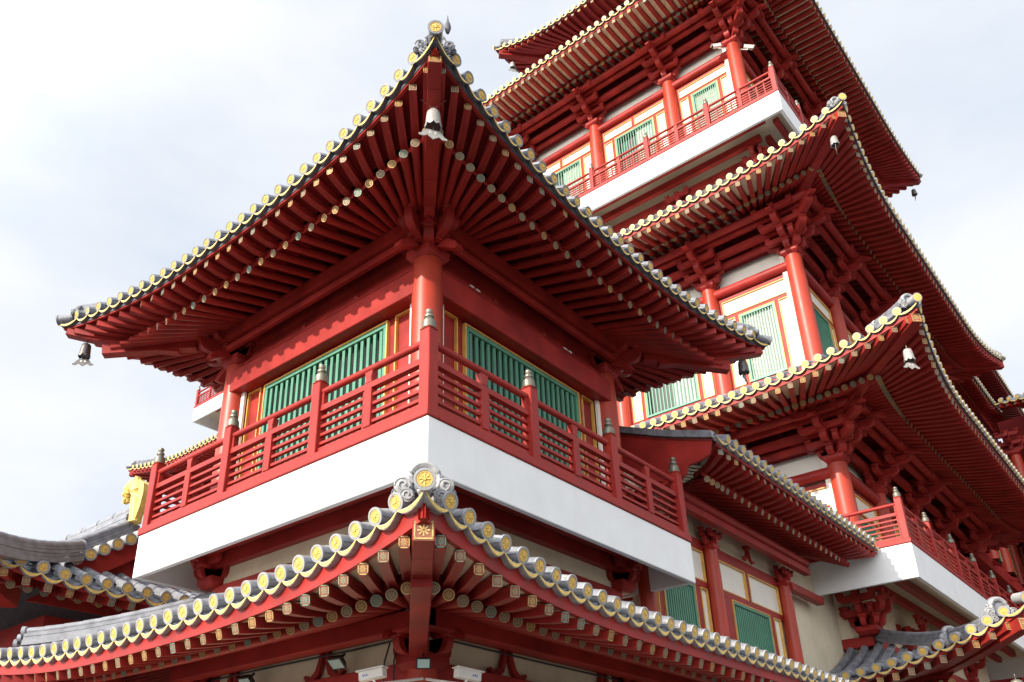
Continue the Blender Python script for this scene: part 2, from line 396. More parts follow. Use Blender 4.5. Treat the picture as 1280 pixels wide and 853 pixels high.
            if db:
                A, B_ = DB; dr.add([A[0], A[1], A[2], A[3], B_[0], B_[1], B_[2], B_[3]], [(0, 4, 6, 2), (0, 1, 5, 4), (1, 3, 7, 5), (2, 6, 7, 3)], 'tiledark')
        # soffit boards: over the flying rafters, then over the round rafters
        zr = lambda s, o: zw+(zre-zw)*o/fr+zl(s)*.8*max(0, o/Em)**1.3
        rows = []
        for s in sa:
            row = []
            o = off(s); f2 = fr*o/Em
            sc_ = lambda s, oo: max(-(F.half+oo), min(F.half+oo, s))
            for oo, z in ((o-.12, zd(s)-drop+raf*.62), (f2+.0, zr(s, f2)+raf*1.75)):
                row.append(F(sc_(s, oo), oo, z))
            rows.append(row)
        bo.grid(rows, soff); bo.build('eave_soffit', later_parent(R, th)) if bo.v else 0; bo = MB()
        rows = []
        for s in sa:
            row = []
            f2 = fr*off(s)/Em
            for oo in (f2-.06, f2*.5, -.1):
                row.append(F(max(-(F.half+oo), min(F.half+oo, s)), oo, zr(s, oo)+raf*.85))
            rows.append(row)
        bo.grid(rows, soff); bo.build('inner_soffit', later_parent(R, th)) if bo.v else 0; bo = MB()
        sb = MB()
        # thin board closing the step between the two rafter rows
        for j in range(len(sa)-1):
            V = []
            for s in (sa[j], sa[j+1]):
                f2 = fr*off(s)/Em; s2 = max(-(F.half+f2), min(F.half+f2, s))
                V.append([F(s2, f2-.05, zr(s, f2)+raf*.50), F(s2, f2-.05, zr(s, f2)+raf*1.8)])
            sb.add([V[0][0], V[1][0], V[1][1], V[0][1]], [(0, 1, 2, 3)], 'red')
        sb.build('rafter_step_board', later_parent(R, th)) if sb.v else 0; fb.build('fascia_board', later_parent(R, th)) if fb.v else 0; fb = MB()
        # rafters
        n2 = round((2*H-.5)/sp)
        S0 = F.half-fan
        for k in range(n2):
            so = (k-(n2-1)/2)*sp
            if not lim[0] <= so <= lim[1]: continue
            oo = off(so)-inset; ab, sg = abs(so), (1 if so > 0 else -1)
            si = so if ab <= S0 else sg*(S0+(ab-S0)*fan/(fan+Em+g)*.9)
            fo = lambda o: si+(so-si)*(o+.1)/(oo+.1)
            f2 = fr*off(so)/Em
            pl = PLQ[(k*7+(3 if sk == 'B' else 0)+k//3) % 6]
            p0 = Vector(F(fo(-.1), -.1, zr(si, -.1))); p1 = Vector(F(fo(f2), f2, zr(fo(f2), f2)))
            put(th, 'round_rafter', R, 'round_'+pl, frame(p0, p1-p0, sc=((p1-p0).length, raf*1.05, raf*1.05)), raf*3, pr)
            q0 = Vector(F(fo(f2-.22*Em), f2-.22*Em, zr(fo(f2), f2-.22*Em)+raf*.95)); q1 = Vector(F(so, oo, zd(so)-drop))
            pl = PLQ[(k*5+(2 if sk == 'B' else 0)+k//4) % 6]
            put(th, 'flying_rafter', R, 'fly_'+pl, frame(q0, q1-q0, sc=((q1-q0).length, raf, raf*1.15)), raf*3, pr)
    # hips
    x0, x1, y0, y1 = c
    CN = {'AB': (x0, y0, -1, -1), 'AD': (x0, y1, -1, 1), 'BC': (x1, y0, 1, -1), 'CD': (x1, y1, 1, 1)}
    T = Em+g
    R.name = name
    COL.objects.link(R)
    for h in hips:
        cx, cy, dx, dy = CN[h]
        P = lambda t, z: Vector((cx+dx*t, cy+dy*t, z))
        zt = zmid+lift
        f2 = fr*T/Em
        hb = MB()
        zc = zcol if zcol is not None else zw-.35
        hb.beam(P(hs, zc), P(f2+.0, zre+lift*.75-.16), hipw*1.05, hipw*1.25, 'red')
        n = 6; pts = []
        for i in range(n+1):
            t = i/n; o = f2*.45+(T-.19-f2*.45)*t
            z0 = zre+lift*.35-.02; z = z0+(zt-hipz-z0)*(t**1.6)
            pts.append(P(o, z))
        for i in range(n):
            hb.beam(pts[i], pts[i+1]+(pts[i+1]-pts[i])*.004, hipw, hipw*.95, 'red')
        e = (pts[-1]-pts[-2]).normalized()
        fm = frame(pts[-1], e); 
        q = hipw*.44
        pq = MB(); pq.add([(.006, -q, -q*1.1), (.006, q, -q*1.1), (.006, q, q*1.1), (.006, -q, q*1.1)], [(0, 1, 2, 3)], 'plq_line'); rosette(pq, 's', 'plq_gold', .012, q, True)
        hb.add([fm @ Vector(v) for v in pq.v], pq.f[:1], 'plq_line'); hb.add([fm @ Vector(v) for v in pq.v], pq.f[1:], 'plq_gold')
        hb.build('hip_beam', None if False else later_parent(R, th), bevel=.008)
        # corner cap tile at the very tip
        d = Vector((dx, dy, -.25))
        put(th, 'eave_tile_cap', R, cap, frame(P(T, zt), d, sc=(r*1.12, r*1.12, r*1.12)), r*1.6)
        if ridge:
            rb = MB(); L = min(depth+1.2, T+2.0) if tops else 1.6
            m = 14; path = []
            rs0 = (rstart or {}).get(h, .28)
            for i in range(m+1):
                t = T-rs0-(L-rs0)*i/m; u = T-t
                path.append((t, zt+slope*u*Em/T+slopeconc*(u*Em/T)**2-lift*(1-math.exp(-u/1.2))))
            side = Vector((-dy, dx, 0)).normalized()*.5
            sc = sp/.325*rsc
            for (z0, z1, w0) in ((.05, .17, .26), (.18, .25, .20), (.26, .33, .20), (.34, .36, .15)):
                for i in range(m):
                    (ta, za), (tb, zb) = path[i], path[i+1]
                    e = .004
                    A, B_ = P(ta, za), P(tb-e, zb); wv = side*w0*sc*1.4
                    U0, U1 = Vector((0, 0, z0*sc)), Vector((0, 0, z1*sc))
                    rb.hexa([A-wv+U0, A+wv+U0, B_+wv*.97+U0, B_-wv*.97+U0, A-wv+U1, A+wv+U1, B_+wv*.97+U1, B_-wv*.97+U1], 'tile')
            for i in range(m):
                (ta, za), (tb, zb) = path[i], path[i+1]
                rb.tube([P(ta, za+.40*sc), P(tb, zb+.40*sc)], 0, 'tile', 10, rs=[.105*sc, .094*sc])
            rb.build('hip_ridge', later_parent(R, th))
            if ornament and (rs0 < .3 or ornt > .3):
                put(th, 'ridge_end_ornament', R, ornk, frame(P(T-ornt, zt+.055*sp/.325-lift*.5*max(0, ornt-.24)), (dx, dy, 0), sc=(osc*sp/.325,)*3), .6)
                if orn2:
                    u = orn2; zz = zt+slope*u*Em/T+slopeconc*(u*Em/T)**2-lift*(1-math.exp(-u/1.2))+.2*sc
                    put(th, 'ridge_end_ornament', R, ornk, frame(P(T-u, zz), (dx, dy, 0), sc=(osc*.8*sp/.325,)*3), .6)
            if rs0 > .3 and ornt < .3:
                ec = MB(); (ta, za) = path[0]; dv = Vector((dx, dy, -.1)).normalized()
                for (q, zz, rr) in ((0, .40, .14), (.05, .24, .11), (.09, .10, .13)):
                    ec.tube([P(ta+q*sc, za+zz*sc), P(ta+q*sc, za+zz*sc)+dv*.09*sc], 0, 'tile', 12, rs=[rr*sc, rr*1.08*sc])
                ec.build('ridge_end_cap', later_parent(R, th))
    R.parent = th; R.location = (0, 0, 0)
    # tile surface becomes the roof part itself
    for mb, nm in ((tl, 'tile_surface'), (dr, 'drip_tile_edge'), (bo, 'soffit_board'), (fb, 'fascia_board')):
        if mb.v: mb.build(nm, R)
    return R
def later_parent(R, th):
    if R.parent is None: R.parent = th
    return R

# ------------------------------------------------------------------ bracket sets
def arm(mb, o, d, L, h, t, k='red', beak=False):
    d = Vector(d).normalized(); n = Vector((-d.y, d.x, 0))
    e = h*.75
    half = [(L-e, 0), (L-e*.45, h*.12), (L-e*.12, h*.42), (L, h*.75), (L, h)]
    poly = half+[(-x, y) for x, y in half[::-1]]
    mb.prism(poly, o, d, (0, 0, 1), n, t, k)
def blockf(mb, c, w, h, k='red', d=None):
    x, y, z = c; a, b = w/2, w*.36
    d = Vector(d or (1, 0, 0)).normalized(); n = Vector((-d.y, d.x, 0)); c = Vector(c)
    ring = lambda q, zz: [c+d*sx*q+n*sy*q+Vector((0, 0, zz)) for sx, sy in ((-1, -1), (1, -1), (1, 1), (-1, 1))]
    r0, r1, r2 = ring(b, 0), ring(a, h*.45), ring(a, h)
    mb.hexa(r0+r1, k); mb.hexa(r1+r2, k)
def bracket(th, P, outs, s=1.0, steps=2, cap=True, beak=True, reach=None, tk=.15, parent=None, diag=False, back=.0, name='bracket_set'):
    mb = MB(); P = Vector(P); z = 0
    if cap: blockf(mb, P, .62*s, .26*s, d=outs[0]); z = .22*s
    H = .24*s; t = tk*s
    for n_, o in enumerate(outs):
        o = Vector(o); L_ = o.length; o = o.normalized(); al = Vector((-o.y, o.x, 0)); dg = n_ >= 2 and diag
        dj = .003*n_
        for k in range(steps):
            zz = z+k*.34*s; L = ((reach[0]+reach[1]*k) if reach else (.38+.36*k))*s*(1.38 if dg else 1)
            arm(mb, P+Vector((0, 0, zz+dj)), o, L, H, t*(1.1 if dg else 1))
            end = P+o*(L-.09*s)+Vector((0, 0, zz+H))
            blockf(mb, end, .24*s, .13*s, d=o)
            if not dg:
                if k < steps:
                    arm(mb, end+Vector((0, 0, .09*s)), al, (.54 if tk < .2 else .72)*s, H*.85, t*.85)
                    for q in (-1, 0, 1): blockf(mb, end+al*q*(.46 if tk < .2 else .62)*s+Vector((0, 0, .09*s+H*.85)), .2*s, .11*s, d=o)
        if not dg:
            arm(mb, P+Vector((0, 0, z+.002)), al, .50*s, H, t)
            for q in (-1, 1): blockf(mb, P+al*q*.41*s+Vector((0, 0, z+H)), .22*s, .12*s, d=o)
            arm(mb, P+Vector((0, 0, z+.36*s)), al, .72*s, H, t*.95)
            for q in (-1, 0, 1): blockf(mb, P+al*q*.62*s+Vector((0, 0, z+.36*s+H)), .22*s, .12*s, d=o)
        if beak:   # slanting lever arm with a pointed nose
            a = P+Vector((0, 0, z+(.30+.34*(steps-1))*s))+o*.05*s; L = (.40+.40*steps)*s*(1.3 if dg else 1)
            poly = [(0, .10*s), (L*.72, -.02*s), (L, -.13*s), (L, -.05*s), (L*.8, .16*s), (0, .42*s)]
            mb.prism(poly, a, o, (0, 0, 1), al, t*.9, 'red')
    return mb.build(name, parent or th, bevel=.006*s)

# ------------------------------------------------------------------ balcony with railing
def balcony(th, c, z, h, posts, sides='AB', sc=1.0, lattice=False, lip=.10, skip=()):
    x0, x1, y0, y1 = c
    mb = MB(); t = lip
    mb.box(x0, x1, y0, y0+t, z-h, z, 'white'); mb.box(x0, x1, y1-t, y1, z-h, z, 'white')
    mb.box(x0, x0+t, y0+t, y1-t, z-h, z, 'white'); mb.box(x1-t, x1, y0+t, y1-t, z-h, z, 'white')
    mb.box(x0+t, x1-t, y0+t, y1-t, z-.2, z-.01, 'cream')
    B = mb.build('balcony', th, bevel=.012)
    Z = lambda q: z+q*sc
    base = MB()
    hr = MB(); mr = MB()
    for sk in sides:
        F = Side(sk, c); L = F.half; al = F.along()
        e = -.11*sc
        W = lambda a, o, zz: F(a, o, zz)
        base.box(-L-.02 if sk in 'AC' else -L+.20*sc, L+.02 if sk in 'AC' else L-.20*sc, -.20*sc, .025, Z(.004), Z(.14), 'rail', W)
        ps = posts[sk] if isinstance(posts, dict) else posts
        n = ps; xs = [-L+.1*sc+(2*L-.2*sc)*i/(n-1) for i in range(n)]
        for i, s in enumerate(xs):
            if not ((sk in 'BD') and i in (0, n-1) and ('A' in sides)):
                pm = MB(); q = .095*sc
                pm.box(s-q, s+q, e-q, e+q, Z(.14), Z(1.36), 'rail', W); pm.box(s-q*1.0, s+q*1.0, e-q, e+q, Z(1.362), Z(1.39), 'rail', W)
                pm.build('railing_post', B, bevel=.012*sc)
                fm = MB(); r = sc*1.14
                fm.lathe(W(s, e, Z(1.39)), [(.085*r, 0), (.09*r, .02*r), (.085*r, .10*r), (.06*r, .125*r), (.05*r, .15*r), (.062*r, .16*r), (.062*r, .185*r), (.035*r, .205*r), (.05*r, .235*r), (.045*r, .265*r), (.01, .285*r)], 'bronze', 12)
                fm.build('post_finial', B)
            if i == n-1: continue
            a, b_ = s+.095*sc, xs[i+1]-.095*sc; m = (a+b_)/2
            dirv = al
            hr.tube([W(a-.04*sc, e, Z(1.2)), W(b_+.04*sc, e, Z(1.2))], .055*sc, 'rail', 10)
            mr.box(a, b_, e-.05*sc, e+.05*sc, Z(.86), Z(.95), 'rail', W)
            mr.box(a, b_, e-.045*sc, e+.045*sc, Z(.142), Z(.25), 'rail', W)
            hr.box(a, a+.05*sc, e-.04*sc, e+.04*sc, Z(.952), Z(1.16), 'rail', W)
            hr.box(b_-.05*sc, b_, e-.04*sc, e+.04*sc, Z(.952), Z(1.16), 'rail', W)
            q = .075*sc
            im = MB(); im.box(m-q, m+q, e-q*.8, e+q*.8, Z(.252), Z(.858), 'rail', W)
            im.prism([(-.07*sc, 0), (.07*sc, 0), (.055*sc, .07*sc), (.085*sc, .19*sc), (-.085*sc, .19*sc), (-.055*sc, .07*sc)], W(m, e, Z(.952)), al, (0, 0, 1), F.out(), .11*sc, 'rail')
            im.build('baluster', B, bevel=.008*sc)
            for (p, q2) in ((a, m-q), (m+q, b_)):
                for zz in ((.33, .47, .61, .75) if not lattice else (.34, .47, .60, .73)):
                    pt = Vector(W(p, e, Z(zz)))
                    put(th, 'railing_slat', B, 'bar', frame(pt, al, sc=(q2-p, (.06 if not lattice else .05)*sc, (.045 if not lattice else .035)*sc)), .06, 1 if sk in 'AB' else .3)
                if lattice:
                    k = 4
                    for j in range(1, k):
                        s_ = p+(q2-p)*j/k; pt = Vector(W(s_, e, Z(.25)))
                        put(th, 'railing_slat', B, 'bar', frame(pt, (0, 0, 1), F.out(), sc=(.61*sc, .05*sc, .035*sc)), .05, .8)
                    continue
                mr.box(p, p+.05*sc, e-.03*sc, e+.03*sc, Z(.252), Z(.858), 'rail', W)
    base.build('railing_base', B, bevel=.01); hr.build('handrail', B); mr.build('middle_rail', B)
    return B
# ------------------------------------------------------------------ windows
def lattice_window(th, F, s0, s1, z0, z1, o, bars, fw=.07, back='dark', trim=True, openf=None, sideback=None, bw=.23, bd=.03):
    W = lambda a, oo, z: F(a, oo, z)
    fr = MB(); g = fw*.55
    fr.box(s0, s1, o-.06, o+.035, z1-fw, z1, 'green', W); fr.box(s0, s1, o-.06, o+.035, z0, z0+fw, 'green', W)
    fr.box(s0, s0+fw, o-.06, o+.033, z0+fw, z1-fw, 'green', W); fr.box(s1-fw, s1, o-.06, o+.033, z0+fw, z1-fw, 'green', W)
    w_ = fr.build('window', th, bevel=.006)
    n = bars; lb = MB(); step = (s1-s0-2*fw)/n
    for i in range(n):
        m = s0+fw+step*(i+.5); q = step*bw
        lb.box(m-q, m+q, o-bd, o+.005, z0+fw, z1-fw, 'green', W)
    lb.build('lattice_bars', w_)
    pb = MB()
    if openf is None: pb.box(s0+fw*.5, s1-fw*.5, o-.14, o-.10, z0+fw*.5, z1-fw*.5, back, W)
    else:
        q = s0+(s1-s0)*openf; a, b_ = (back, sideback)
        pb.box(s0+fw*.5, q, o-.14, o-.10, z0+fw*.5, z1-fw*.5, a, W); pb.box(q, s1-fw*.5, o-.23, o-.21, z0+fw*.5, z1-fw*.5, b_, W)
    pb.build('window_back', w_)
    if trim:
        tb = MB(); t = .028*max(1, fw/.07)
        tb.box(s0-t, s1+t, o-.05, o+.045, z1+.002, z1+t, 'trim', W)
        tb.box(s0-t, s0-.002, o-.05, o+.045, z0, z1, 'trim', W); tb.box(s1+.002, s1+t, o-.05, o+.045, z0, z1, 'trim', W)
        tb.build('gilt_trim', w_)
    return w_
def flat_panel(th, F, s0, s1, z0, z1, o, k, name='wall_panel', t=.028):
    pb = MB(); pb.box(s0, s1, o-.08, o-.03, z0, z1, k, F); p = pb.build(name, th)
    if t:
        tb = MB(); tb.box(s0-t, s1+t, o-.05, o+.03, z1, z1+t, 'trim', F); tb.box(s0-t, s0, o-.05, o+.03, z0-t, z1, 'trim', F); tb.box(s1, s1+t, o-.05, o+.03, z0-t, z1, 'trim', F); tb.box(s0, s1, o-.05, o+.03, z0-t, z0, 'trim', F)
        tb.build('gilt_trim', p)
    return p
def frame_grid(th, F, o, d, boxes, k='red', name='window_surround', bevel=.006):
    mb = MB()
    for i, (s0, s1, z0, z1) in enumerate(boxes): mb.box(s0, s1, o-d, o+.001*(i % 3), z0, z1, k, F)
    return mb.build(name, th, bevel=bevel)
def column(th, x, y, z0, z1, r, k='col', n=24):
    mb = MB(); mb.tube([(x, y, z0), (x, y, z0+(z1-z0)*.4), (x, y, z0+(z1-z0)*.8), (x, y, z1)], r, k, n, rs=[r*1.02, r*1.02, r, r*.93]); return mb.build('column', th)
def inverted_v(th, P, al, out, s, name='inverted_v_brace'):
    mb = MB(); al = Vector(al); out = Vector(out)
    for q in (-1, 1):
        poly = [(q*.03, .50), (q*.10, .50), (q*.12, .34), (q*.20, .14), (q*.34, .03), (q*.46, .10), (q*.50, .06), (q*.40, -.03), (q*.30, -.06), (q*.12, .06), (q*.04, .28)]
        mb.prism([(x*s, y*s) for x, y in poly], P, al, (0, 0, 1), out, .09*s+.002*q, 'red')
    blockf(mb, Vector(P)+Vector((0, 0, .44*s)), .26*s, .16*s, d=out)
    return mb.build(name, th, bevel=.004)

# ================================================================== GROUND
g = MB(); g.add([(-1500, -1500, -6.75), (1500, -1500, -6.75), (1500, 1500, -6.75), (-1500, 1500, -6.75)], [(0, 1, 2, 3)], 'stone')
go = g.build('ground'); go['kind'] = 'structure'

# ================================================================== CORNER PAVILION
CPV = thing('corner_pavilion', 'two tier corner pavilion with white balcony, red railings and upswept grey roof, nearest building', 'temple pavilion', (3.5, 3.5, -6.75))
m_ = .977; PC = (m_, 7-m_, m_, 7-m_)
roof(CPV, 'upper_roof', PC, 2.107, .45, 4.25, .17, 5.08, .325, 1.53, 3.78, 4.20, .27, soff='redshade', rc=.285, cap='cap_dark', tops=True, depth=5.0, inset=.15, hs=.62, slope=.5,
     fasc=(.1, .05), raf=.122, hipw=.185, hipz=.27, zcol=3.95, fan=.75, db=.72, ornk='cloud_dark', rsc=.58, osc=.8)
roof(CPV, 'lower_roof', (1.0, 14.2, 1.1, 5.9), 2.6, .33, -2.42, .41, 5.0, .325, 1.85, -2.70, -2.08, .36, sides='ABD', soff='board', rc=.29, tops=True, depth=2.55, slope=.29,
     fasc=(.1, .06), raf=.125, hips=('AB', 'AD'), hipw=.21, hipz=.40, zcol=-2.75, fan=.75, rng={'D': (-9, -2)}, slopeconc=.045, rsc=.68, rstart={'AD': .8}, osc=.86)
balcony(CPV, (0, 7, 0, 7), 0, .768, 4, 'ABCD', 1.0)
for x in (m_, 7-m_):
    for y in (m_, 7-m_):
        column(CPV, x, y, -.02, 3.42, .245)
for sk in 'ABCD':
    F = Side(sk, PC); L = F.half
    lt = MB(); lt.box(-L, L, -.16, .22, 2.78, 3.24, 'red', F); lt.build('lintel', CPV, bevel=.015)
    wb = MB(); wb.box(-L, L, -.10, -.02, 3.242, 4.35, 'red', F); wb.build('upper_wall', CPV)
    pl = MB(); pl.box(-L-.45, L+.45, .27, .46, 3.80 if sk in 'AC' else 3.803, 4.03 if sk in 'AC' else 4.033, 'red', F); pl.box(-L, L, .04, .10, 3.36, 3.42, 'red', F); pl.build('purlin', CPV)
    fl = MB(); fl.box(-L-.2, L+.2, .30, .40, 3.62, 3.74, 'red', F); fl.build('purlin_tie', CPV, bevel=.01)
    # wall: ivory strips, red panels, central lattice
    a = L-.24
    frame_grid(CPV, F, -.06, .10, [(-a, a, .0, .5), (-1.775, -1.63, .5, 2.78), (1.63, 1.775, .5, 2.78), (-1.62, 1.62, 2.70, 2.775)])
    for q in (-1, 1):
        s0, s1 = sorted((q*(a+.0), q*(a-.10))); flat_panel(CPV, F, s0, s1, .02, 2.78, .07, 'panel', 'ivory_strip', 0)
        s0, s1 = sorted((q*(a-.14), q*1.80)); flat_panel(CPV, F, s0, s1, .5, 2.74, -.06, 'red', 'side_panel', .025)
        s0, s1 = sorted((q*1.94, q*1.60));
    lattice_window(CPV, F, -1.60, 1.60, .46, 2.70, -.04, 20, .075, bw=.215)
    for q in (-.9, .5): inverted_v(CPV, F(q, .03, 3.26), F.along(), F.out(), .42)
    # beams below the balcony, wall strip and lower wall
    F2 = Side(sk, (1.0, 6.0, 1.0, 6.0))
    ub = MB(); ub.box(-2.7, 2.7, .25, .48, -.44, -.21, 'red', F2); ub.box(-2.6, 2.6, -.02, .12, -.62, -.36, 'red', F2); ub.build('balcony_beam', CPV, bevel=.01)
    ws = MB(); ws.box(-2.5, 2.5, -.15, -.02, -1.5, -.22, 'cream', F2); ws.build('wall', CPV)
    wb = MB(); wb.box(-2.5, 2.5, -.04, .06, -1.42, -.93, 'red', F2); wb.build('base_beam', CPV, bevel=.01)
    if sk in 'AB':
        F3 = Side(sk, (1.0, 14.2, 1.0, 6.0)); L3 = F3.half
        lw = MB(); lw.box(-L3, L3, -.16, -.03, -6.7, -2.2, 'cream', F3); lw.build('lower_wall', CPV)
        lb = MB(); lb.box(-L3, L3, -.06, .14, -3.25, -2.85, 'red', F3); lb.box(-L3, L3, -.02, .10, -2.46, -2.30, 'red', F3); lb.build('lintel', CPV, bevel=.01)
        lp = MB(); lp.box(-L3-.62, L3, .40, .62, -2.58 if sk == 'A' else -2.577, -2.34 if sk == 'A' else -2.337, 'red', F3); lp.build('purlin', CPV, bevel=.015)
        for q in ([-.6, 1.6] if sk == 'A' else [-4.9, -2.4]): inverted_v(CPV, F3(q, .03, -2.83), F3.along(), F3.out(), .85)
for (x, y, o) in ((m_, m_, [(-1, 0, 0), (0, -1, 0), (-1, -1, 0)]), (m_, 7-m_, [(-1, 0, 0), (0, 1, 0), (-1, 1, 0)]), (7-m_, m_, [(1, 0, 0), (0, -1, 0), (1, -1, 0)]), (7-m_, 7-m_, [(1, 0, 0), (0, 1, 0), (1, 1, 0)])):
    bracket(CPV, (x, y, 3.40), o, .80, 2, True, True, reach=(.46, .34), tk=.19, diag=True)
    fanb = MB(); a0 = math.atan2(o[2][1], o[2][0])
    for q in (-.42, .42):
        d_ = Vector((math.cos(a0+q), math.sin(a0+q), 0)); arm(fanb, Vector((x, y, 3.63)), d_, .82, .30, .13); blockf(fanb, Vector((x, y, 3.93))+d_*.74, .18, .09, d=d_)
    for q in (0, 1):
        d_ = Vector(o[q]); n_ = Vector((-d_.y, d_.x, 0))
        fanb.prism([(0, .16), (.30, .10), (.62, -.10), (.70, -.09), (.66, .02), (.40, .24), (0, .34)], Vector((x, y, 3.46+.002*q)), d_, (0, 0, 1), n_, .15, 'red')
    fanb.build('bracket_fan', CPV, bevel=.005)
    k = 1.0 if x < 3 else 6.0; k2 = 1.0 if y < 3 else 6.0
    bracket(CPV, (k, k2, -.96), [Vector(v) for v in o], .72, 1, True, False, diag=True)
column(CPV, 1.0, 1.0, -6.7, -2.96, .21); column(CPV, 1.0, 6.0, -6.7, -2.98, .21); column(CPV, 6.0, 1.0, -6.7, -2.98, .21)
bracket(CPV, (1.0, 1.0, -2.98), [(-1, 0, 0), (0, -1, 0), (-1, -1, 0)], .80, 1, True, True, reach=(.62, .3), diag=True)
bracket(CPV, (6.0, 1.0, -2.98), [(0, -1, 0)], .60, 1, True, True)
bracket(CPV, (1.0, 6.0, -2.98), [(-1, 0, 0)], .60, 1, True, True)

k_ = MB(); k_.lathe((-1.42, -1.64, 4.40), [(.02, 0), (.035, .05), (.045, .10), (.035, .16), (.018, .21), (.010, .26), (.003, .33)], 'tiledark', 10); k_.build('ridge_spike', CPV)
# ================================================================== SIDE WING (gabled roof right of the pavilion)
WG = thing('side_wing', 'lower side wing with gabled grey tile roof and green windows right of the corner pavilion', 'temple wing', (11.5, 3.5, -6.75))
WC = (7.2, 16.9, .95, 6.05)
class WSide(Side): pass
roof(WG, 'gable_roof', (8.75, 14.87, .87, 6.13), 1.63, .0, 2.08, 0.0, 1.0, .335, .95, 1.52, 1.85, .29, sides='B', soff='red', rc=.285, cap='cap_light', tops=True, depth=1.6, slope=.34, slopeconc=.0,
     fasc=(.1, .05), raf=.12, hips=(), fan=0, ridge=False, db=.45)
# the straight gable roof also needs tiles beyond the fan-free middle: main pitch sheet, ridge and barge board
mb = MB()
prof = [(-.60, 2.02), (.4, 2.36), (1.4, 2.78), (2.4, 3.22), (3.5, 3.66)]
mb.grid([[(x, y, z-.05) for x in (7.2, 16.5)] for y, z in prof], 'tile'); mb.grid([[(x, 7-y, z-.05) for x in (7.25, 16.5)] for y, z in prof], 'tile')
k = 7.4
while k < 16.5:
    for (y0, z0), (y1, z1) in zip(prof[1:-1], prof[2:]): mb.tube([(k, y0, z0), (k, y1, z1)], .1, 'tile', 8, caps=False)
    k += .335
mb.tube([(7.2, 3.5, 3.78), (16.6, 3.5, 3.78)], .16, 'tile', 10); mb.build('tile_pitch', WG)
bb = MB(); top = [(y+.0, z-.02) for y, z in prof]
poly = [(-.58, 1.93), (-.50, 1.72), (-.30, 1.64), (-.02, 1.62), (.02, 1.48), (.16, 1.38), (.40, 1.36), (1.4, 1.80), (3.5, 2.9)]
P2 = top+poly[::-1]
bb.prism(P2, (7.27, 0, 0), (0, 1, 0), (0, 0, 1), (1, 0, 0), .07, 'red'); bb.build('barge_board', WG, bevel=.01)
vt = MB()
for i in range(14):
    t0 = i/14; y0 = -.62+t0*4.1; y1 = y0+.29
    f = lambda y: float(np.interp(y, [p[0] for p in prof], [p[1] for p in prof]))
    vt.hexa([(7.20, y0, f(y0)+.0), (7.46, y0, f(y0)), (7.46, y1, f(y1)), (7.20, y1, f(y1)), (7.20, y0, f(y0)+.15), (7.46, y0, f(y0)+.15), (7.46, y1, f(y1)+.16), (7.20, y1, f(y1)+.16)], 'tile')
vt.build('verge_tile_edge', WG, bevel=.008)
# wall
FB = Side('B', (0, 17.9, 1.12, 6.0)); off0 = 17.9/2
X = lambda a, o, z: FB(a-off0, o, z)
wm = MB(); wm.box(7.0, 17.9, -.2, -.06, -1.6, 1.9, 'cream', X); wm.build('wall', WG)
for x in (7.0, 9.93, 13.84):
    column(WG, x, 1.0, -1.7, .78, .16)
    bracket(WG, (x, 1.0, .74), [(0, -1, 0)], .52, 1, True, False)
frame_grid(WG, X, .02, .12, [(7.0, 13.84, .73, .98), (7.15, 9.78, -.10, .04), (10.08, 13.7, -.10, .04), (11.82, 11.97, .04, .73), (8.0, 8.12, .04, .73),
                             (10.42, 10.88, -1.6, -.1), (12.88, 13.10, -1.6, -.1), (9.18, 9.42, -1.6, -.1), (7.62, 7.80, -1.6, -.1), (7.1, 7.3, -1.6, -.1)], name='window_surround')
for s0, s1, z0, z1 in ((10.12, 11.80, .06, .70), (12.0, 13.66, .06, .70), (8.14, 9.74, .06, .70), (10.12, 10.40, -1.6, -.13), (13.14, 13.50, -1.6, -.13), (9.46, 9.74, -1.6, -.13), (7.32, 7.6, -1.6, -.13)):
    flat_panel(WG, X, s0, s1, z0, z1, .0, 'panel', 'ivory_panel', .022)
lattice_window(WG, X, 10.92, 12.84, -1.6, -.13, .0, 18, .06, back='dark')
lattice_window(WG, X, 7.84, 9.14, -1.6, -.13, .0, 13, .06, back='dark')
pb = MB(); pb.tube([(7.35, .60, 1.42), (14.5, .60, 1.42)], .12, 'red', 10); pb.box(7.3, 14.55, .52, .68, 1.12, 1.27, 'red'); pb.build('purlin', WG)
eb = MB(); eb.box(13.84, 15.9, .78, .98, .66, .86, 'red'); eb.build('end_beam', WG, bevel=.01)
inverted_v(WG, (11.9, 1.0, .98), (1, 0, 0), (0, -1, 0), .62); inverted_v(WG, (8.4, 1.0, .98), (1, 0, 0), (0, -1, 0), .62)

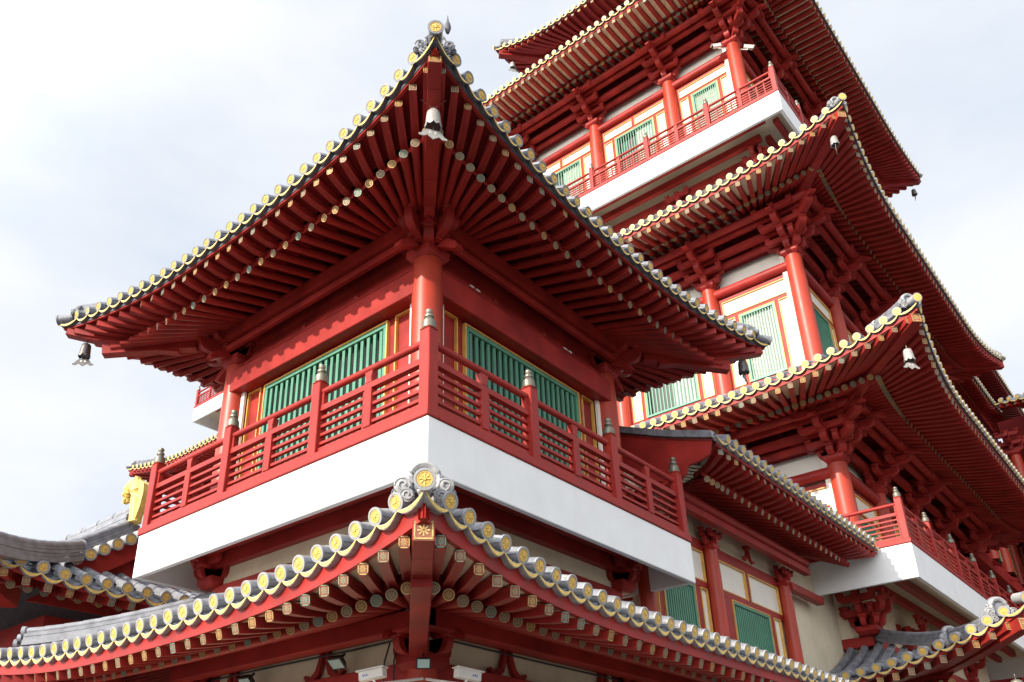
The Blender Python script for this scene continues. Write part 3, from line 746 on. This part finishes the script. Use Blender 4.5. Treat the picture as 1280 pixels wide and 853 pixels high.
# ================================================================== MAIN HALL
DD = 18.015; YC = 18.06
MH = thing('main_hall', 'tall main temple hall with three stacked red eaves, white balconies and round columns behind', 'temple hall', (25.5, YC, -6.75))
C12 = (18.47, 32.7, .455, 2*YC-.455); C3 = (19.3, 33.0, 1.29, 2*YC-1.29)
near = {'A': (-99, -4.0), 'B': (-99, 99), 'C': (-99, -13), 'D': (-99, -4)}
nearA = {'A': (-99, -3), 'B': (-99, 99), 'C': (-99, -14), 'D': (-99, -6)}
kw = dict(cap='cap_far', soff='board', tops=False, raf=.17, hipw=.28, db=.28, orn2=1.35, rsc=.7, osc=.8, D=6.0, pc=2.2, pz=2.2, fan=1.2, hips=('AB', 'AD', 'BC'), slope=.5, sp=.378, depth=4.0)
roof(MH, 'lowest_roof', (18.47, 32.7, .455, 2*YC-.455), 3.47, .98, -1.40, 1.02, Em_dummy if False else 6.0, .378, 1.9, -1.62, -1.0, .30, sides='A', rng={'A': (-99, -15.2)}, cap='cap_light', soff='board', tops=True, depth=3.4, slope=.17, slopeconc=.072, rsc=.65, orn2=2.0, ornt=.62, rstart={'AB': .7},
     raf=.17, hipw=.27, pc=2.2, pz=2.2, fan=1.2, hips=('AB',), rc=.30, hipz=.5, fasc=(.1, .08))
def r2(name, c, Em, g, zm, lf, fr, zre, zw, rn=None, **k):
    a = dict(kw); a.update(k); D = a.pop('D'); sp = a.pop('sp')
    return roof(MH, name, c, Em, g, zm, lf, D, sp, fr, zre, zw, a.pop('drop', .36), rng=rn or nearA, hipz=.45, rc=.30, **a)
r2('first_roof', C12, 3.47, .48, 7.0, .68, 1.9, 6.78, 7.35, zcol=6.55)
r2('second_roof', C12, 3.0, .40, 15.05, .56, 1.65, 14.82, 15.35, zcol=14.5, rn=dict(nearA, A=(-99, 99)))
r2('third_roof', C3, 3.1, .10, 27.05, .45, 1.55, 26.55, 27.0, zcol=26.1)
# balconies
balcony(MH, (16.52, 35.0, -1.49, 2*YC+1.49), 2.02, .92, {'A': 15, 'B': 8}, 'AB', .93, lip=.12)
balcony(MH, (17.47, 35.0, -.54, 2*YC+.54), 19.57, .92, {'A': 15, 'B': 8}, 'AB', .93, lattice=True, lip=.12)
AY = [.455, 3.6, 7.6, 11.78, 15.96, 20.14, 24.3, 28.5, 32.5, 35.66]
BX = [18.47, 22.0, 25.6, 29.2, 32.7]
def storey(c, zb, ztop, lz, cols_s, dz, parts):
    """columns, lintel, frieze, brackets and windows of one floor on the two seen sides"""
    x0, x1, y0, y1 = c
    for sk in 'AB':
        F = Side(sk, c); L = F.half
        cs = [s-F.ym for s in AY] if sk == 'A' else [s-F.xm for s in BX]
        k = (L)/max(abs(cs[0]), abs(cs[-1])); 
        if sk == 'A': cs = [-L+(s-cs[0])*(2*L)/(cs[-1]-cs[0]) for s in cs]
        else: cs = [-L+(s-cs[0])*(2*L)/(cs[-1]-cs[0]) for s in cs]
        wl = MB(); wl.box(-L, L, -.45, -.30, zb-.4, ztop+2.1, 'panel', F); wl.build('wall', MH)
        fz = MB(); fz.box(-L, L, -.12, -.03, ztop+.62, ztop+2.4, 'redshade', F); fz.build('frieze_board', MH)
        lt = MB(); lt.tube([F(-L, -.02, lz+.17), F(L, -.02, lz+.17)], .19, 'red', 10); lt.build('lintel', MH)
        for i, s in enumerate(cs):
            vis = (s < -L+12 or s > L-4) if sk == 'A' else True
            if not vis: continue
            if not (sk == 'B' and i == 0):
                p = F(s, 0, 0); column(MH, p[0], p[1], zb, ztop, .29)
            corner = i in (0, len(cs)-1)
            o = F.out()
            if corner:
                if sk == 'A':
                    d = Vector((0, -1 if i == 0 else 1, 0)); bracket(MH, F(s, 0, ztop), [o, d, o+d], dz, 3, True, True, reach=(.40, .46), tk=.21, diag=True)
                elif i: bracket(MH, F(s, 0, ztop), [o, Vector((1, 0, 0)), o+Vector((1, 0, 0))], dz, 3, True, True, reach=(.40, .46), tk=.21, diag=True)
            else: bracket(MH, F(s, 0, ztop), [o], dz, 3, True, True, reach=(.40, .46), tk=.21)
        # continuous tie beams stepping out above the lintel
        tb = MB(); h = .30*dz
        for (o0, z0) in ((.03, ztop+.66*dz), (.40*dz, ztop+.88*dz), (.86*dz, ztop+1.20*dz)):
            tb.box(-L-o0, L+o0, o0-.09, o0+.09, z0+.002*o0, z0+h*.85, 'red', F)
        tb.tube([F(-L-1.2*dz, 1.12*dz, ztop+1.42*dz), F(L+1.2*dz, 1.12*dz, ztop+1.42*dz)], .14*dz, 'red', 10)
        tb.build('tie_beam', MH)
        # bays
        for i in range(len(cs)-1):
            s0, s1 = cs[i]+.27, cs[i+1]-.27
            if sk == 'A' and not (s1 < -L+12 or s0 > L-4): continue
            parts(F, s0, s1, i, sk)
def bay(F, s0, s1, i, sk, zs, ztrans, zlint, openf=None, off=-.05):
    w = s1-s0; fw = .10
    bx = [(s0, s1, zlint-.14, zlint), (s0, s1, ztrans-.12, ztrans+.02), (s0, s0+fw, zs, zlint-.14), (s1-fw, s1, zs, zlint-.14), (s0+fw, s1-fw, zs-.3, zs+.1)]
    cw = min(.42, w*.16); a, b_ = s0+fw+cw, s1-fw-cw
    bx += [(a, a+.14, zs+.1, ztrans-.12), (b_-.14, b_, zs+.1, ztrans-.12)]
    wide = w > 3.0
    if wide: m = (s0+s1)/2; bx.append((m-.06, m+.06, ztrans+.02, zlint-.14))
    frame_grid(MH, F, off, .16, bx)
    e = .035
    for p0, p1 in (((s0+fw+e, (s0+s1)/2-.06-e), ((s0+s1)/2+.06+e, s1-fw-e)) if wide else ((s0+fw+e, s1-fw-e),)):
        flat_panel(MH, F, p0, p1, ztrans+.02+e, zlint-.14-e, off, 'panel', 'transom_panel', .03)
    flat_panel(MH, F, s0+fw+e, a-e, zs+.1+e, ztrans-.12-e, off, 'panel', 'ivory_panel', .03)
    flat_panel(MH, F, b_+e, s1-fw-e, zs+.1+e, ztrans-.12-e, off, 'panel', 'ivory_panel', .03)
    back = 'panel' if sk == 'A' else 'green'
    if openf is not None: lattice_window(MH, F, a+.16, b_-.16, zs+.12, ztrans-.15, off, 14 if wide else 11, .08, back='panel', openf=openf, sideback='dark', bw=.16)
    else: lattice_window(MH, F, a+.16, b_-.16, zs+.12, ztrans-.15, off, 14 if wide else 11, .08, back=back, bw=.16)
storey((18.47, 32.7, .455, 2*YC-.455), 2.02, 5.42, 5.06, None, 1.0, lambda F, s0, s1, i, sk: bay(F, s0, s1, i, sk, 2.3, 4.2, 4.98))
storey((18.47, 32.7, .455, 2*YC-.455), 8.2, 13.2, 12.78, None, 1.0, lambda F, s0, s1, i, sk: bay(F, s0, s1, i, sk, 9.0, 11.95, 12.72, .5 if (sk == 'A' and i == 1) else None))
storey(C3, 19.57, 24.85, 24.42, None, 1.0, lambda F, s0, s1, i, sk: bay(F, s0, s1, i, sk, 20.9, 23.75, 24.38, .5 if (sk == 'A' and i in (1, 2)) else None))
for sk in 'AB':
    # podium wall, base beam and bracket under the first balcony; waist wall and beams under the top balcony
    F = Side(sk, (18.3, 32.7, .6, 2*YC-.6)); L = F.half
    w_ = MB(); w_.box(-L, L, -.2, 0, -6.7, 1.9, 'cream', F); w_.build('podium_wall', MH)
    w_ = MB(); w_.box(-L-.2, L, .0, .22, -.12, .16, 'red', F); w_.build('base_beam', MH, bevel=.015)
    w_ = MB(); w_.box(-L-.5, L, .45, .62, 1.40, 1.62, 'red', F); w_.box(-L-.9, L, .95, 1.15, 1.55, 1.78, 'red', F); w_.build('balcony_beam', MH)
    F = Side(sk, (19.1, 32.7, 1.1, 2*YC-1.1)); L = F.half
    w_ = MB(); w_.box(-L, L, -.2, 0, 16.0, 19.4, 'cream', F); w_.build('waist_wall', MH)
    w_ = MB(); w_.box(-L, L, .0, .16, 18.35, 18.65, 'red', F); w_.box(-L-.4, L, .5, .7, 18.7, 18.98, 'red', F); w_.box(-L-.8, L, 1.0, 1.2, 19.0, 19.2, 'red', F); w_.build('balcony_beam', MH)
bracket(MH, (18.15, .45, .16), [(-1, 0, 0), (0, -1, 0), (-1, -1, 0)], .95, 2, True, False, diag=True)
for y in (.9+.2, 4.4, 8.3, 35.0): bracket(MH, (19.0, y, 17.75), [(-1, 0, 0)] if 2 < y < 30 else [(-1, 0, 0), (0, -1 if y < 9 else 1, 0), (-1, -1 if y < 9 else 1, 0)], .9, 1, True, False, diag=True)
for x in (22.0, 25.6, 29.2): bracket(MH, (x, .6, .2), [(0, -1, 0)], .9, 2, True, False)

# ================================================================== ROOFTOP TURRET
TR = thing('rooftop_turret', 'small square turret roof peeking above the top eave of the main hall', 'roof turret', (22.5, 6.6, 20))
roof(TR, 'turret_roof', (20.3, 24.7, 4.4, 8.7), 3.0, .35, 30.6, .55, 5.0, .365, 1.6, 30.35, 30.9, .26, cap='cap_far', soff='red', tops=False, raf=.16, hipw=.30, hips=('AB', 'AD'), hipz=.45, zcol=30.0, rc=.29, rng={'C': (-99, -3), 'D': (-99, 2)})
tw = MB(); tw.box(20.3, 24.7, 4.4, 8.7, 27.0, 30.4, 'red'); tw.build('wall', TR)

# ================================================================== GATE HALL
GH = thing('gate_hall', 'gate hall roof with grey ridges and gold ridge finial left of the balcony', 'temple gate', (2.5, 17, -6.75))
roof(GH, 'gate_roof', (-.4, 5.4, 11.2, 25), 1.75, .25, -.22, .55, 3.0, .43, 1.1, -.45, .0, .30, sides='AB', cap='cap_light', soff='board', tops=True, depth=1.9, slope=.42, raf=.16, hips=('AB',), hipw=.3, hipz=.5, rc=.29,
     rng={'A': (-99, 3)}, ornament=False, ridge=False)
def gprof(x): return float(np.interp(x, [-2.4, -.6, .06, .6, 1.8], [-.35, -.02, .20, .46, 1.25]))
gr = MB()
xs = [-.6, .0, .6, 1.2, 1.8]
gr.grid([[(x, y, gprof(x)) for y in (10.5, 25)] for x in xs], 'tile'); gr.grid([[(3.6-x, y, gprof(x)) for y in (10.5, 25)] for x in xs], 'tile')
y = 10.9
while y < 20:
    gr.tube([(x, y, gprof(x)+.03) for x in xs], .13, 'tile', 8); y += .43
gr.build('tile_pitch', GH)
gb = MB(); gb.prism([(-.3, -.05), (.6, .40), (1.8, 1.18), (3.0, .40), (3.9, -.05), (3.4, -.35), (1.8, .75), (.2, -.35)], (0, 10.52, 0), (1, 0, 0), (0, 0, 1), (0, 1, 0), .08, 'red')
gb.prism([(-.2, -.5), (1.8, 1.0), (3.8, -.5)], (0, 10.75, 0), (1, 0, 0), (0, 0, 1), (0, 1, 0), .06, 'red'); gb.build('gable_board', GH)
for i in range(7):
    x = .45+i*.27
    put(GH, 'eave_tile_cap', GH, 'cap_light', frame((x, 10.28, gprof(x)+.02), (0, -1, -.1), sc=(.13, .13, .13)), .13)
vr = MB()
def ridge_stack(mb, path, sc=1.0, n=(0, 1, 0)):
    nn = Vector(n)
    for (z0, z1, w0) in ((.03, .14, .24), (.15, .22, .19), (.23, .30, .19), (.31, .36, .14)):
        for a, b_ in zip(path[:-1], path[1:]):
            a, b_ = Vector(a), Vector(b_); wv = nn*w0*sc*.7; U0, U1 = Vector((0, 0, z0*sc)), Vector((0, 0, z1*sc))
            mb.hexa([a-wv+U0, a+wv+U0, b_+wv+U0, b_-wv+U0, a-wv+U1, a+wv+U1, b_+wv+U1, b_-wv+U1], 'tile')
    for a, b_ in zip(path[:-1], path[1:]): mb.tube([Vector(a)+Vector((0, 0, .40*sc)), Vector(b_)+Vector((0, 0, .40*sc))], 0, 'tile', 10, rs=[.105*sc, .095*sc])
ridge_stack(vr, [(x, 10.75, gprof(x)+.05) for x in np.linspace(-.2, 1.7, 9)], .95); vr.build('gable_ridge', GH)
mr = MB(); ridge_stack(mr, [(1.8, y, 1.5) for y in np.linspace(10.9, 25, 20)], 1.2, (1, 0, 0)); mr.build('main_ridge', GH)
# gilded owl-tail finial: tall curling tail
hr_ = MB(); ridge_stack(hr_, [(.5-2.6*t, 10.38-1.65*t, .36-1.25*t+.55*t*t) for t in np.linspace(0, 1, 12)], .95, (.53, -.85, 0))
hr_.tube([(.52, 10.39, .74), (.56, 10.42, .75)], .12, 'tile', 12); hr_.build('hip_ridge', GH)
ch = MB(); base = Vector((1.72, 10.62, 1.60))
cl = [(.0, 0), (.02, .3), (.04, .55), (.07, .74), (.15, .90), (.29, .97), (.43, .90), (.50, .78), (.49, .66), (.44, .60)]
cr_ = [.14, .15, .165, .175, .175, .165, .16, .145, .10, .04]
ch.prism([(-.10, 0), (-.24, .3), (-.30, .62), (-.26, .85), (-.08, .98), (.0, .8), (.0, 0)], base, (0, 1, 0), (0, 0, 1), (1, 0, 0), .16, 'gold')
ch.tube([base+Vector((0, a*1.05, b)) for a, b in cl], 0, 'gold', 14, rs=cr_)
for i in range(1, 9):
    (a0, b0), (a1, b1) = cl[i-1], cl[i]; d_ = Vector((0, (a1-a0)*1.05, b1-b0)).normalized(); n_ = Vector((0, -d_.z, d_.y)); c_ = base+Vector((0, a1*1.05, b1))
    for q in (0, .5):
        cc = c_-Vector((0, (a1-a0)*1.05, b1-b0))*q; rr = cr_[i]
        ch.prism([(-.06, 0), (.06, 0), (.02, .07)], cc+n_*rr*.93, d_, n_, (1, 0, 0), .10, 'gold')
    for q in (-1, 1): ch.lathe(c_+Vector((q*cr_[i]*.8, 0, 0)), [(.05, -.02), (.045, .02), (.02, .04)], 'gold', 8, Matrix(((0, 0, q), (0, 1, 0), (-q, 0, 0))))
ch.build('ridge_finial', GH)
gw = MB(); gw.box(.6, 5, 11.6, 25, -6.7, -.5, 'red'); gw.build('wall', GH)

# ================================================================== REAR TOWER (far right edge)
RT = thing('rear_tower', 'distant rear tower with red brackets and gold edged eaves at right picture edge', 'temple tower', (50, -4, -6.75))
roof(RT, 'lower_roof', (46.5, 60, -14, -3.2), 2.3, .1, 17.0, .1, 3.0, .40, 1.2, 16.8, 17.2, .28, sides='A', cap='cap_far', soff='board', tops=False, raf=.18, hips=(), rc=.30)
roof(RT, 'upper_roof', (46.5, 62, 1.4, 12), 2.4, .1, 22.0, .1, 3.0, .40, 1.2, 21.8, 22.2, .28, sides='B', cap='cap_far', soff='red', tops=False, raf=.18, hips=(), rc=.30)
for y in (-1.0, -3.6, -6.5): column(RT, 46.6, y, 8, 14.6, .32)
rw = MB(); rw.box(47, 60, -14, -.6, -6.7, 17, 'redshade'); rw.box(47.5, 62, 1.4, 12, -6.7, 22, 'redshade'); rw.build('wall', RT)
for y in (-1.0, -3.6, -6.5): bracket(RT, (46.6, y, 14.6), [(-1, 0, 0)], 1.1, 2, True, True)
roof(RT, 'wing_roof', (37, 43.5, .9, 12), 2.0, .1, 17.0, .1, 3.0, .40, 1.2, 16.8, 17.2, .28, sides='B', cap='cap_far', soff='red', tops=False, raf=.18, hips=(), rc=.30)
rw = MB(); rw.box(33.2, 46.9, 1.2, 12, -6.7, 17.3, 'redshade'); rw.build('wing_wall', RT)
FR = Side('B', (33.2, 59.8, .9, 12)); cs = [-13.1+3.28*i for i in range(9)]
for zz in (2.0, 8.2):
    lt = MB(); lt.tube([FR(-13.2, 0, zz+3.2), FR(13.2, 0, zz+3.2)], .19, 'red', 10); lt.box(-13.2, 13.2, .2, .9, zz+4.0, zz+4.6, 'red', FR); lt.build('lintel', RT)
    for q in cs:
        p = FR(q, 0, 0); column(RT, p[0], p[1], zz, zz+3.4, .28); bracket(RT, FR(q, 0, zz+3.4), [(0, -1, 0)], 1.0, 2)
    for a, b_ in zip(cs[:-1], cs[1:]):
        lattice_window(RT, FR, a+.9, b_-.9, zz+.4, zz+2.1, -.05, 9, .08, back='green'); frame_grid(RT, FR, -.06, .1, [(a+.28, b_-.28, zz+2.15, zz+2.3), (a+.28, a+.4, zz, zz+3), (b_-.4, b_-.28, zz, zz+3), (a+.6, a+.8, zz, zz+2.15), (b_-.8, b_-.6, zz, zz+2.15)])

# ================================================================== WIND BELLS
def bell(label, hook, size, metal, yaw, wires=0, group='wind bells hung under the eave corners'):
    hx, hy, hz = hook; s = size
    t = thing('wind_bell', label, 'wind bell', hook, group)
    LOC[t.name] = Vector(hook)
    b = MB(); b.lathe((hx, hy, hz-.95*s), [(.30*s, -.02*s), (.31*s, 0), (.285*s, .12*s), (.265*s, .45*s), (.24*s, .62*s), (.20*s, .68*s), (.10*s, .72*s), (.04*s, .73*s)], metal, 20)
    # scalloped skirt
    for i in range(8):
        a = 2*math.pi*(i+.5)/8; c = Vector((math.cos(a), math.sin(a), 0)); tt = Vector((-c.y, c.x, 0))
        b.prism([(-.115*s, .0), (.115*s, .0), (.085*s, -.06*s), (0, -.11*s), (-.085*s, -.06*s)], Vector((hx, hy, hz-.97*s))+c*.295*s, tt, (0, 0, 1), c, .02*s, metal)
    b.lathe((hx, hy, hz-1.0*s), [(.27*s, 0), (.25*s, .03*s)], 'black', 20)
    b.build('bell_body', t)
    h = MB(); h.tube([(hx, hy, hz), (hx, hy, hz-.26*s)], .018*s, metal, 6)
    h.tube([(hx+.05*s*math.cos(a), hy, hz-.13*s+.05*s*math.sin(a)) for a in [math.pi*2*i/10 for i in range(11)]], .014*s, metal, 5)
    if wires:
        for q in (-1, 1): h.tube([(hx, hy, hz-.1*s), (hx+q*.34*s, hy-q*.34*s, hz+.35*s)], .008*s, metal, 5)
    h.build('hanging_hook', t)
    ex = Vector((math.cos(yaw), math.sin(yaw), 0)); n = Vector((-ex.y, ex.x, 0)); o = Vector((hx, hy, hz-1.32*s))
    half = [(.0, .12), (.12, .155), (.26, .13), (.36, .03), (.44, -.09), (.56, -.15), (.50, -.22), (.36, -.225), (.22, -.13), (.13, -.20), (.06, -.24), (0, -.29)]
    p = MB(); p.prism([(x*s, y*s) for x, y in half]+[(-x*s, y*s) for x, y in half[::-1][1:-1]], o, ex, (0, 0, 1), n, .035*s, metal)
    p.tube([o+Vector((0, 0, .1*s)), o+Vector((0, 0, .45*s))], .012*s, metal, 5)
    st = p.build('striker_plate', t)
    e = MB()
    for q in (-1, 1):
        Rm = Matrix((ex, Vector((0, 0, 1)), -n)).transposed()
        for fl in (1, -1):
            R2 = Matrix((ex, Vector((0, 0, 1)), n*fl)).transposed()
            c = o+ex*q*.10*s+Vector((0, 0, .01*s))+n*fl*.018*s
            e.lathe(c, [(.055*s, 0), (.055*s, .008*s), (.03*s, .01*s)], 'camw', 12, R2); e.lathe(c, [(.026*s, .009*s), (.026*s, .016*s), (.001, .018*s)], 'black', 10, R2)
    e.build('eye_marks', st)
    return t
vy = math.atan2(-CR.y, -CR.x)
vr_ = math.atan2(CR.y, CR.x)
bell('pale silver wind bell under the front tip of the corner pavilion', (-.98, -.98, 3.92), .36, 'silver', vr_+.35, 1)
bell('dark wind bell with moustache shaped striker hanging against the sky at far left', (-1.12, 8.12, 3.98), .36, 'bell_backlit', vr_+.1)
bell('dark wind bell hanging in front of the green lattice below the pavilion right tip', (8.10, -1.10, 4.00), .36, 'bell_backlit', vr_+1.0)
bell('pale wind bell under the lowest full corner of the main hall eaves', (15.2, 15.2-DD, 6.80), .44, 'silver', vr_+.2)
bell('pale wind bell under the middle eave corner of the main hall', (15.75, 15.75-DD, 15.0), .42, 'silver', vr_+1.1)
bell('small dark wind bell under the far right tip of the top eave', (35.6, -1.4, 26.5), .44, 'bell_backlit', vr_+1.2)
bell('tiny pale wind bell under the left tip of the rooftop turret', (17.6, 11.4, 30.25), .44, 'silver', vr_+.3)
bell('wind bell at the bottom right edge under the low roof corner', (14.75, 14.75-DD, -1.78), .48, 'bronze', vr_+.2)

# ================================================================== CAMERAS, FLOODLIGHTS, SIGN
def cctv(label, p, d, s, mount):
    t = thing('security_camera', label, 'security camera', p, 'white security cameras'); LOC[t.name] = Vector(p)
    d = Vector(d).normalized(); p = Vector(p); side = d.cross(Vector((0, 0, 1))).normalized(); up = side.cross(d)
    b = MB(); b.beam(p-d*.22*s, p+d*.22*s, .16*s, .15*s, 'camw', 'black'); b.build('housing', t, bevel=.015*s)
    q = MB(); q.beam(p-d*.24*s+up*.085*s, p+d*.27*s+up*.085*s, .19*s, .02*s, 'camw'); q.build('sun_hood', t)
    for sg in (-1, 1):
        k = MB(); c = p+d*.10*s+side*sg*.082*s
        for j in range(3): k.prism([(-.05*s+.035*s*j, -.02*s), (-.03*s+.035*s*j, -.02*s), (-.02*s+.035*s*j, .012*s), (-.04*s+.035*s*j, .012*s)], c, d, up, side, .003, 'blue')
        k.build('blue_mark', t)
    a = MB(); a.tube([p-up*.07*s, p-up*.16*s-d*.05*s, Vector(mount)], .025*s, 'camw', 8); a.build('mounting_arm', t)
cctv('white bullet camera left of the bottom centre column, aimed left', (.16, 1.02, -3.12), (-.28, .95, -.10), .75, (.85, .85, -3.1))
cctv('white bullet camera right of the bottom centre column, aimed right', (.98, .22, -3.12), (.95, -.28, -.10), .75, (.9, .85, -3.1))
cctv('small white camera left of the column on the top storey', (18.75, 1.75, 24.75), (-.7, .7, -.3), .85, (19.1, 1.45, 24.7))
cctv('small white camera right of the column on the top storey', (19.55, .75, 24.6), (.5, -.8, -.3), .85, (19.35, 1.1, 24.6))
def flood(label, p, d, s, mount):
    t = thing('floodlight', label, 'floodlight', p, 'black floodlights under the low eave'); LOC[t.name] = Vector(p)
    d = Vector(d).normalized(); p = Vector(p); f = frame(p, d)
    b = MB(); P = [f @ Vector(v) for v in ((-.07*s, -.07*s, -.06*s), (-.07*s, .07*s, -.06*s), (-.07*s, .07*s, .06*s), (-.07*s, -.07*s, .06*s), (.02*s, -.11*s, -.09*s), (.02*s, .11*s, -.09*s), (.02*s, .11*s, .09*s), (.02*s, -.11*s, .09*s))]
    b.add(P, [(0, 1, 2, 3), (4, 5, 6, 7), (0, 1, 5, 4), (1, 2, 6, 5), (2, 3, 7, 6), (3, 0, 4, 7)], 'black'); b.build('lamp_housing', t)
    g = MB(); g.add([f @ Vector(v) for v in ((.024*s, -.09*s, -.07*s), (.024*s, .09*s, -.07*s), (.024*s, .09*s, .07*s), (.024*s, -.09*s, .07*s))], [(0, 1, 2, 3)], 'lens'); g.build('glass_front', t)
    a = MB(); a.tube([p-d*.05*s, Vector(mount)], .018*s, 'black', 6); a.build('bracket_arm', t)
flood('black floodlight on the bracket above the bottom centre column', (.58, .58, -2.98), (-.55, -.55, -.62), .8, (.8, .8, -2.7))
flood('black floodlight under the low eave, nearest the column on the left', (.72, 2.35, -2.72), (-.6, -.1, -.8), 1.1, (.85, 2.35, -2.58))
flood('black floodlight under the low eave, farther left along the beam', (.72, 4.4, -2.72), (-.6, -.1, -.8), 1.1, (.85, 4.4, -2.58))
cb = thing('loose_cable', 'black cable running down beside the bottom centre column', 'cable', (.8, .9, -2.7))
k = MB()
for q in (0, 1):
    k.tube([(.72-.05*q, 1.15+.12*q, -2.62), (.70-.05*q, 1.22+.12*q, -2.85), (.72-.04*q, 1.24+.14*q, -3.1), (.76, 1.2+.14*q, -3.5)], .012, 'black', 6)
k.build('cable_strand', cb)
k = MB()
k.tube([(.93, 1.3, -2.52), (.93, 2.3, -2.53), (.92, 4.4, -2.52), (.93, 6.0, -2.53)], .014, 'black', 6); k.tube([(1.3, .93, -2.52), (3.4, .92, -2.53), (6.0, .93, -2.52)], .014, 'black', 6)
k.build('conduit', cb)
for (xx, lb) in ((1.93, 'pair of small white boxes on red beam just right of the corner column'), (4.62, 'pair of small white boxes on red beam near the right column')):
    jb = thing('junction_box', lb, 'junction box', (xx, .98, 3.37), 'white boxes on the pavilion beam')
    for q in (0, 1):
        b = MB(); b.box(xx+.15*q, xx+.11+.15*q, .90, .998, 3.37, 3.49, 'camw'); b.build('box_body', jb, bevel=.01)
sg = thing('wall_sign', 'small pale sign with dark writing on cream wall beside window', 'sign', (14.55, 1.15, -.1))
b = MB(); b.box(14.47, 14.69, 1.165, 1.178, -.30, .17, 'panel'); b.build('plate', sg)
b = MB()
for i in range(4):
    z = .10-.10*i
    b.box(14.53, 14.63, 1.158, 1.163, z-.012, z, 'black'); b.box(14.573, 14.588, 1.156, 1.1575, z-.05, z+.02, 'black'); b.box(14.54, 14.62, 1.158, 1.163, z-.05, z-.04, 'black')
b.build('lettering', sg)

flush()
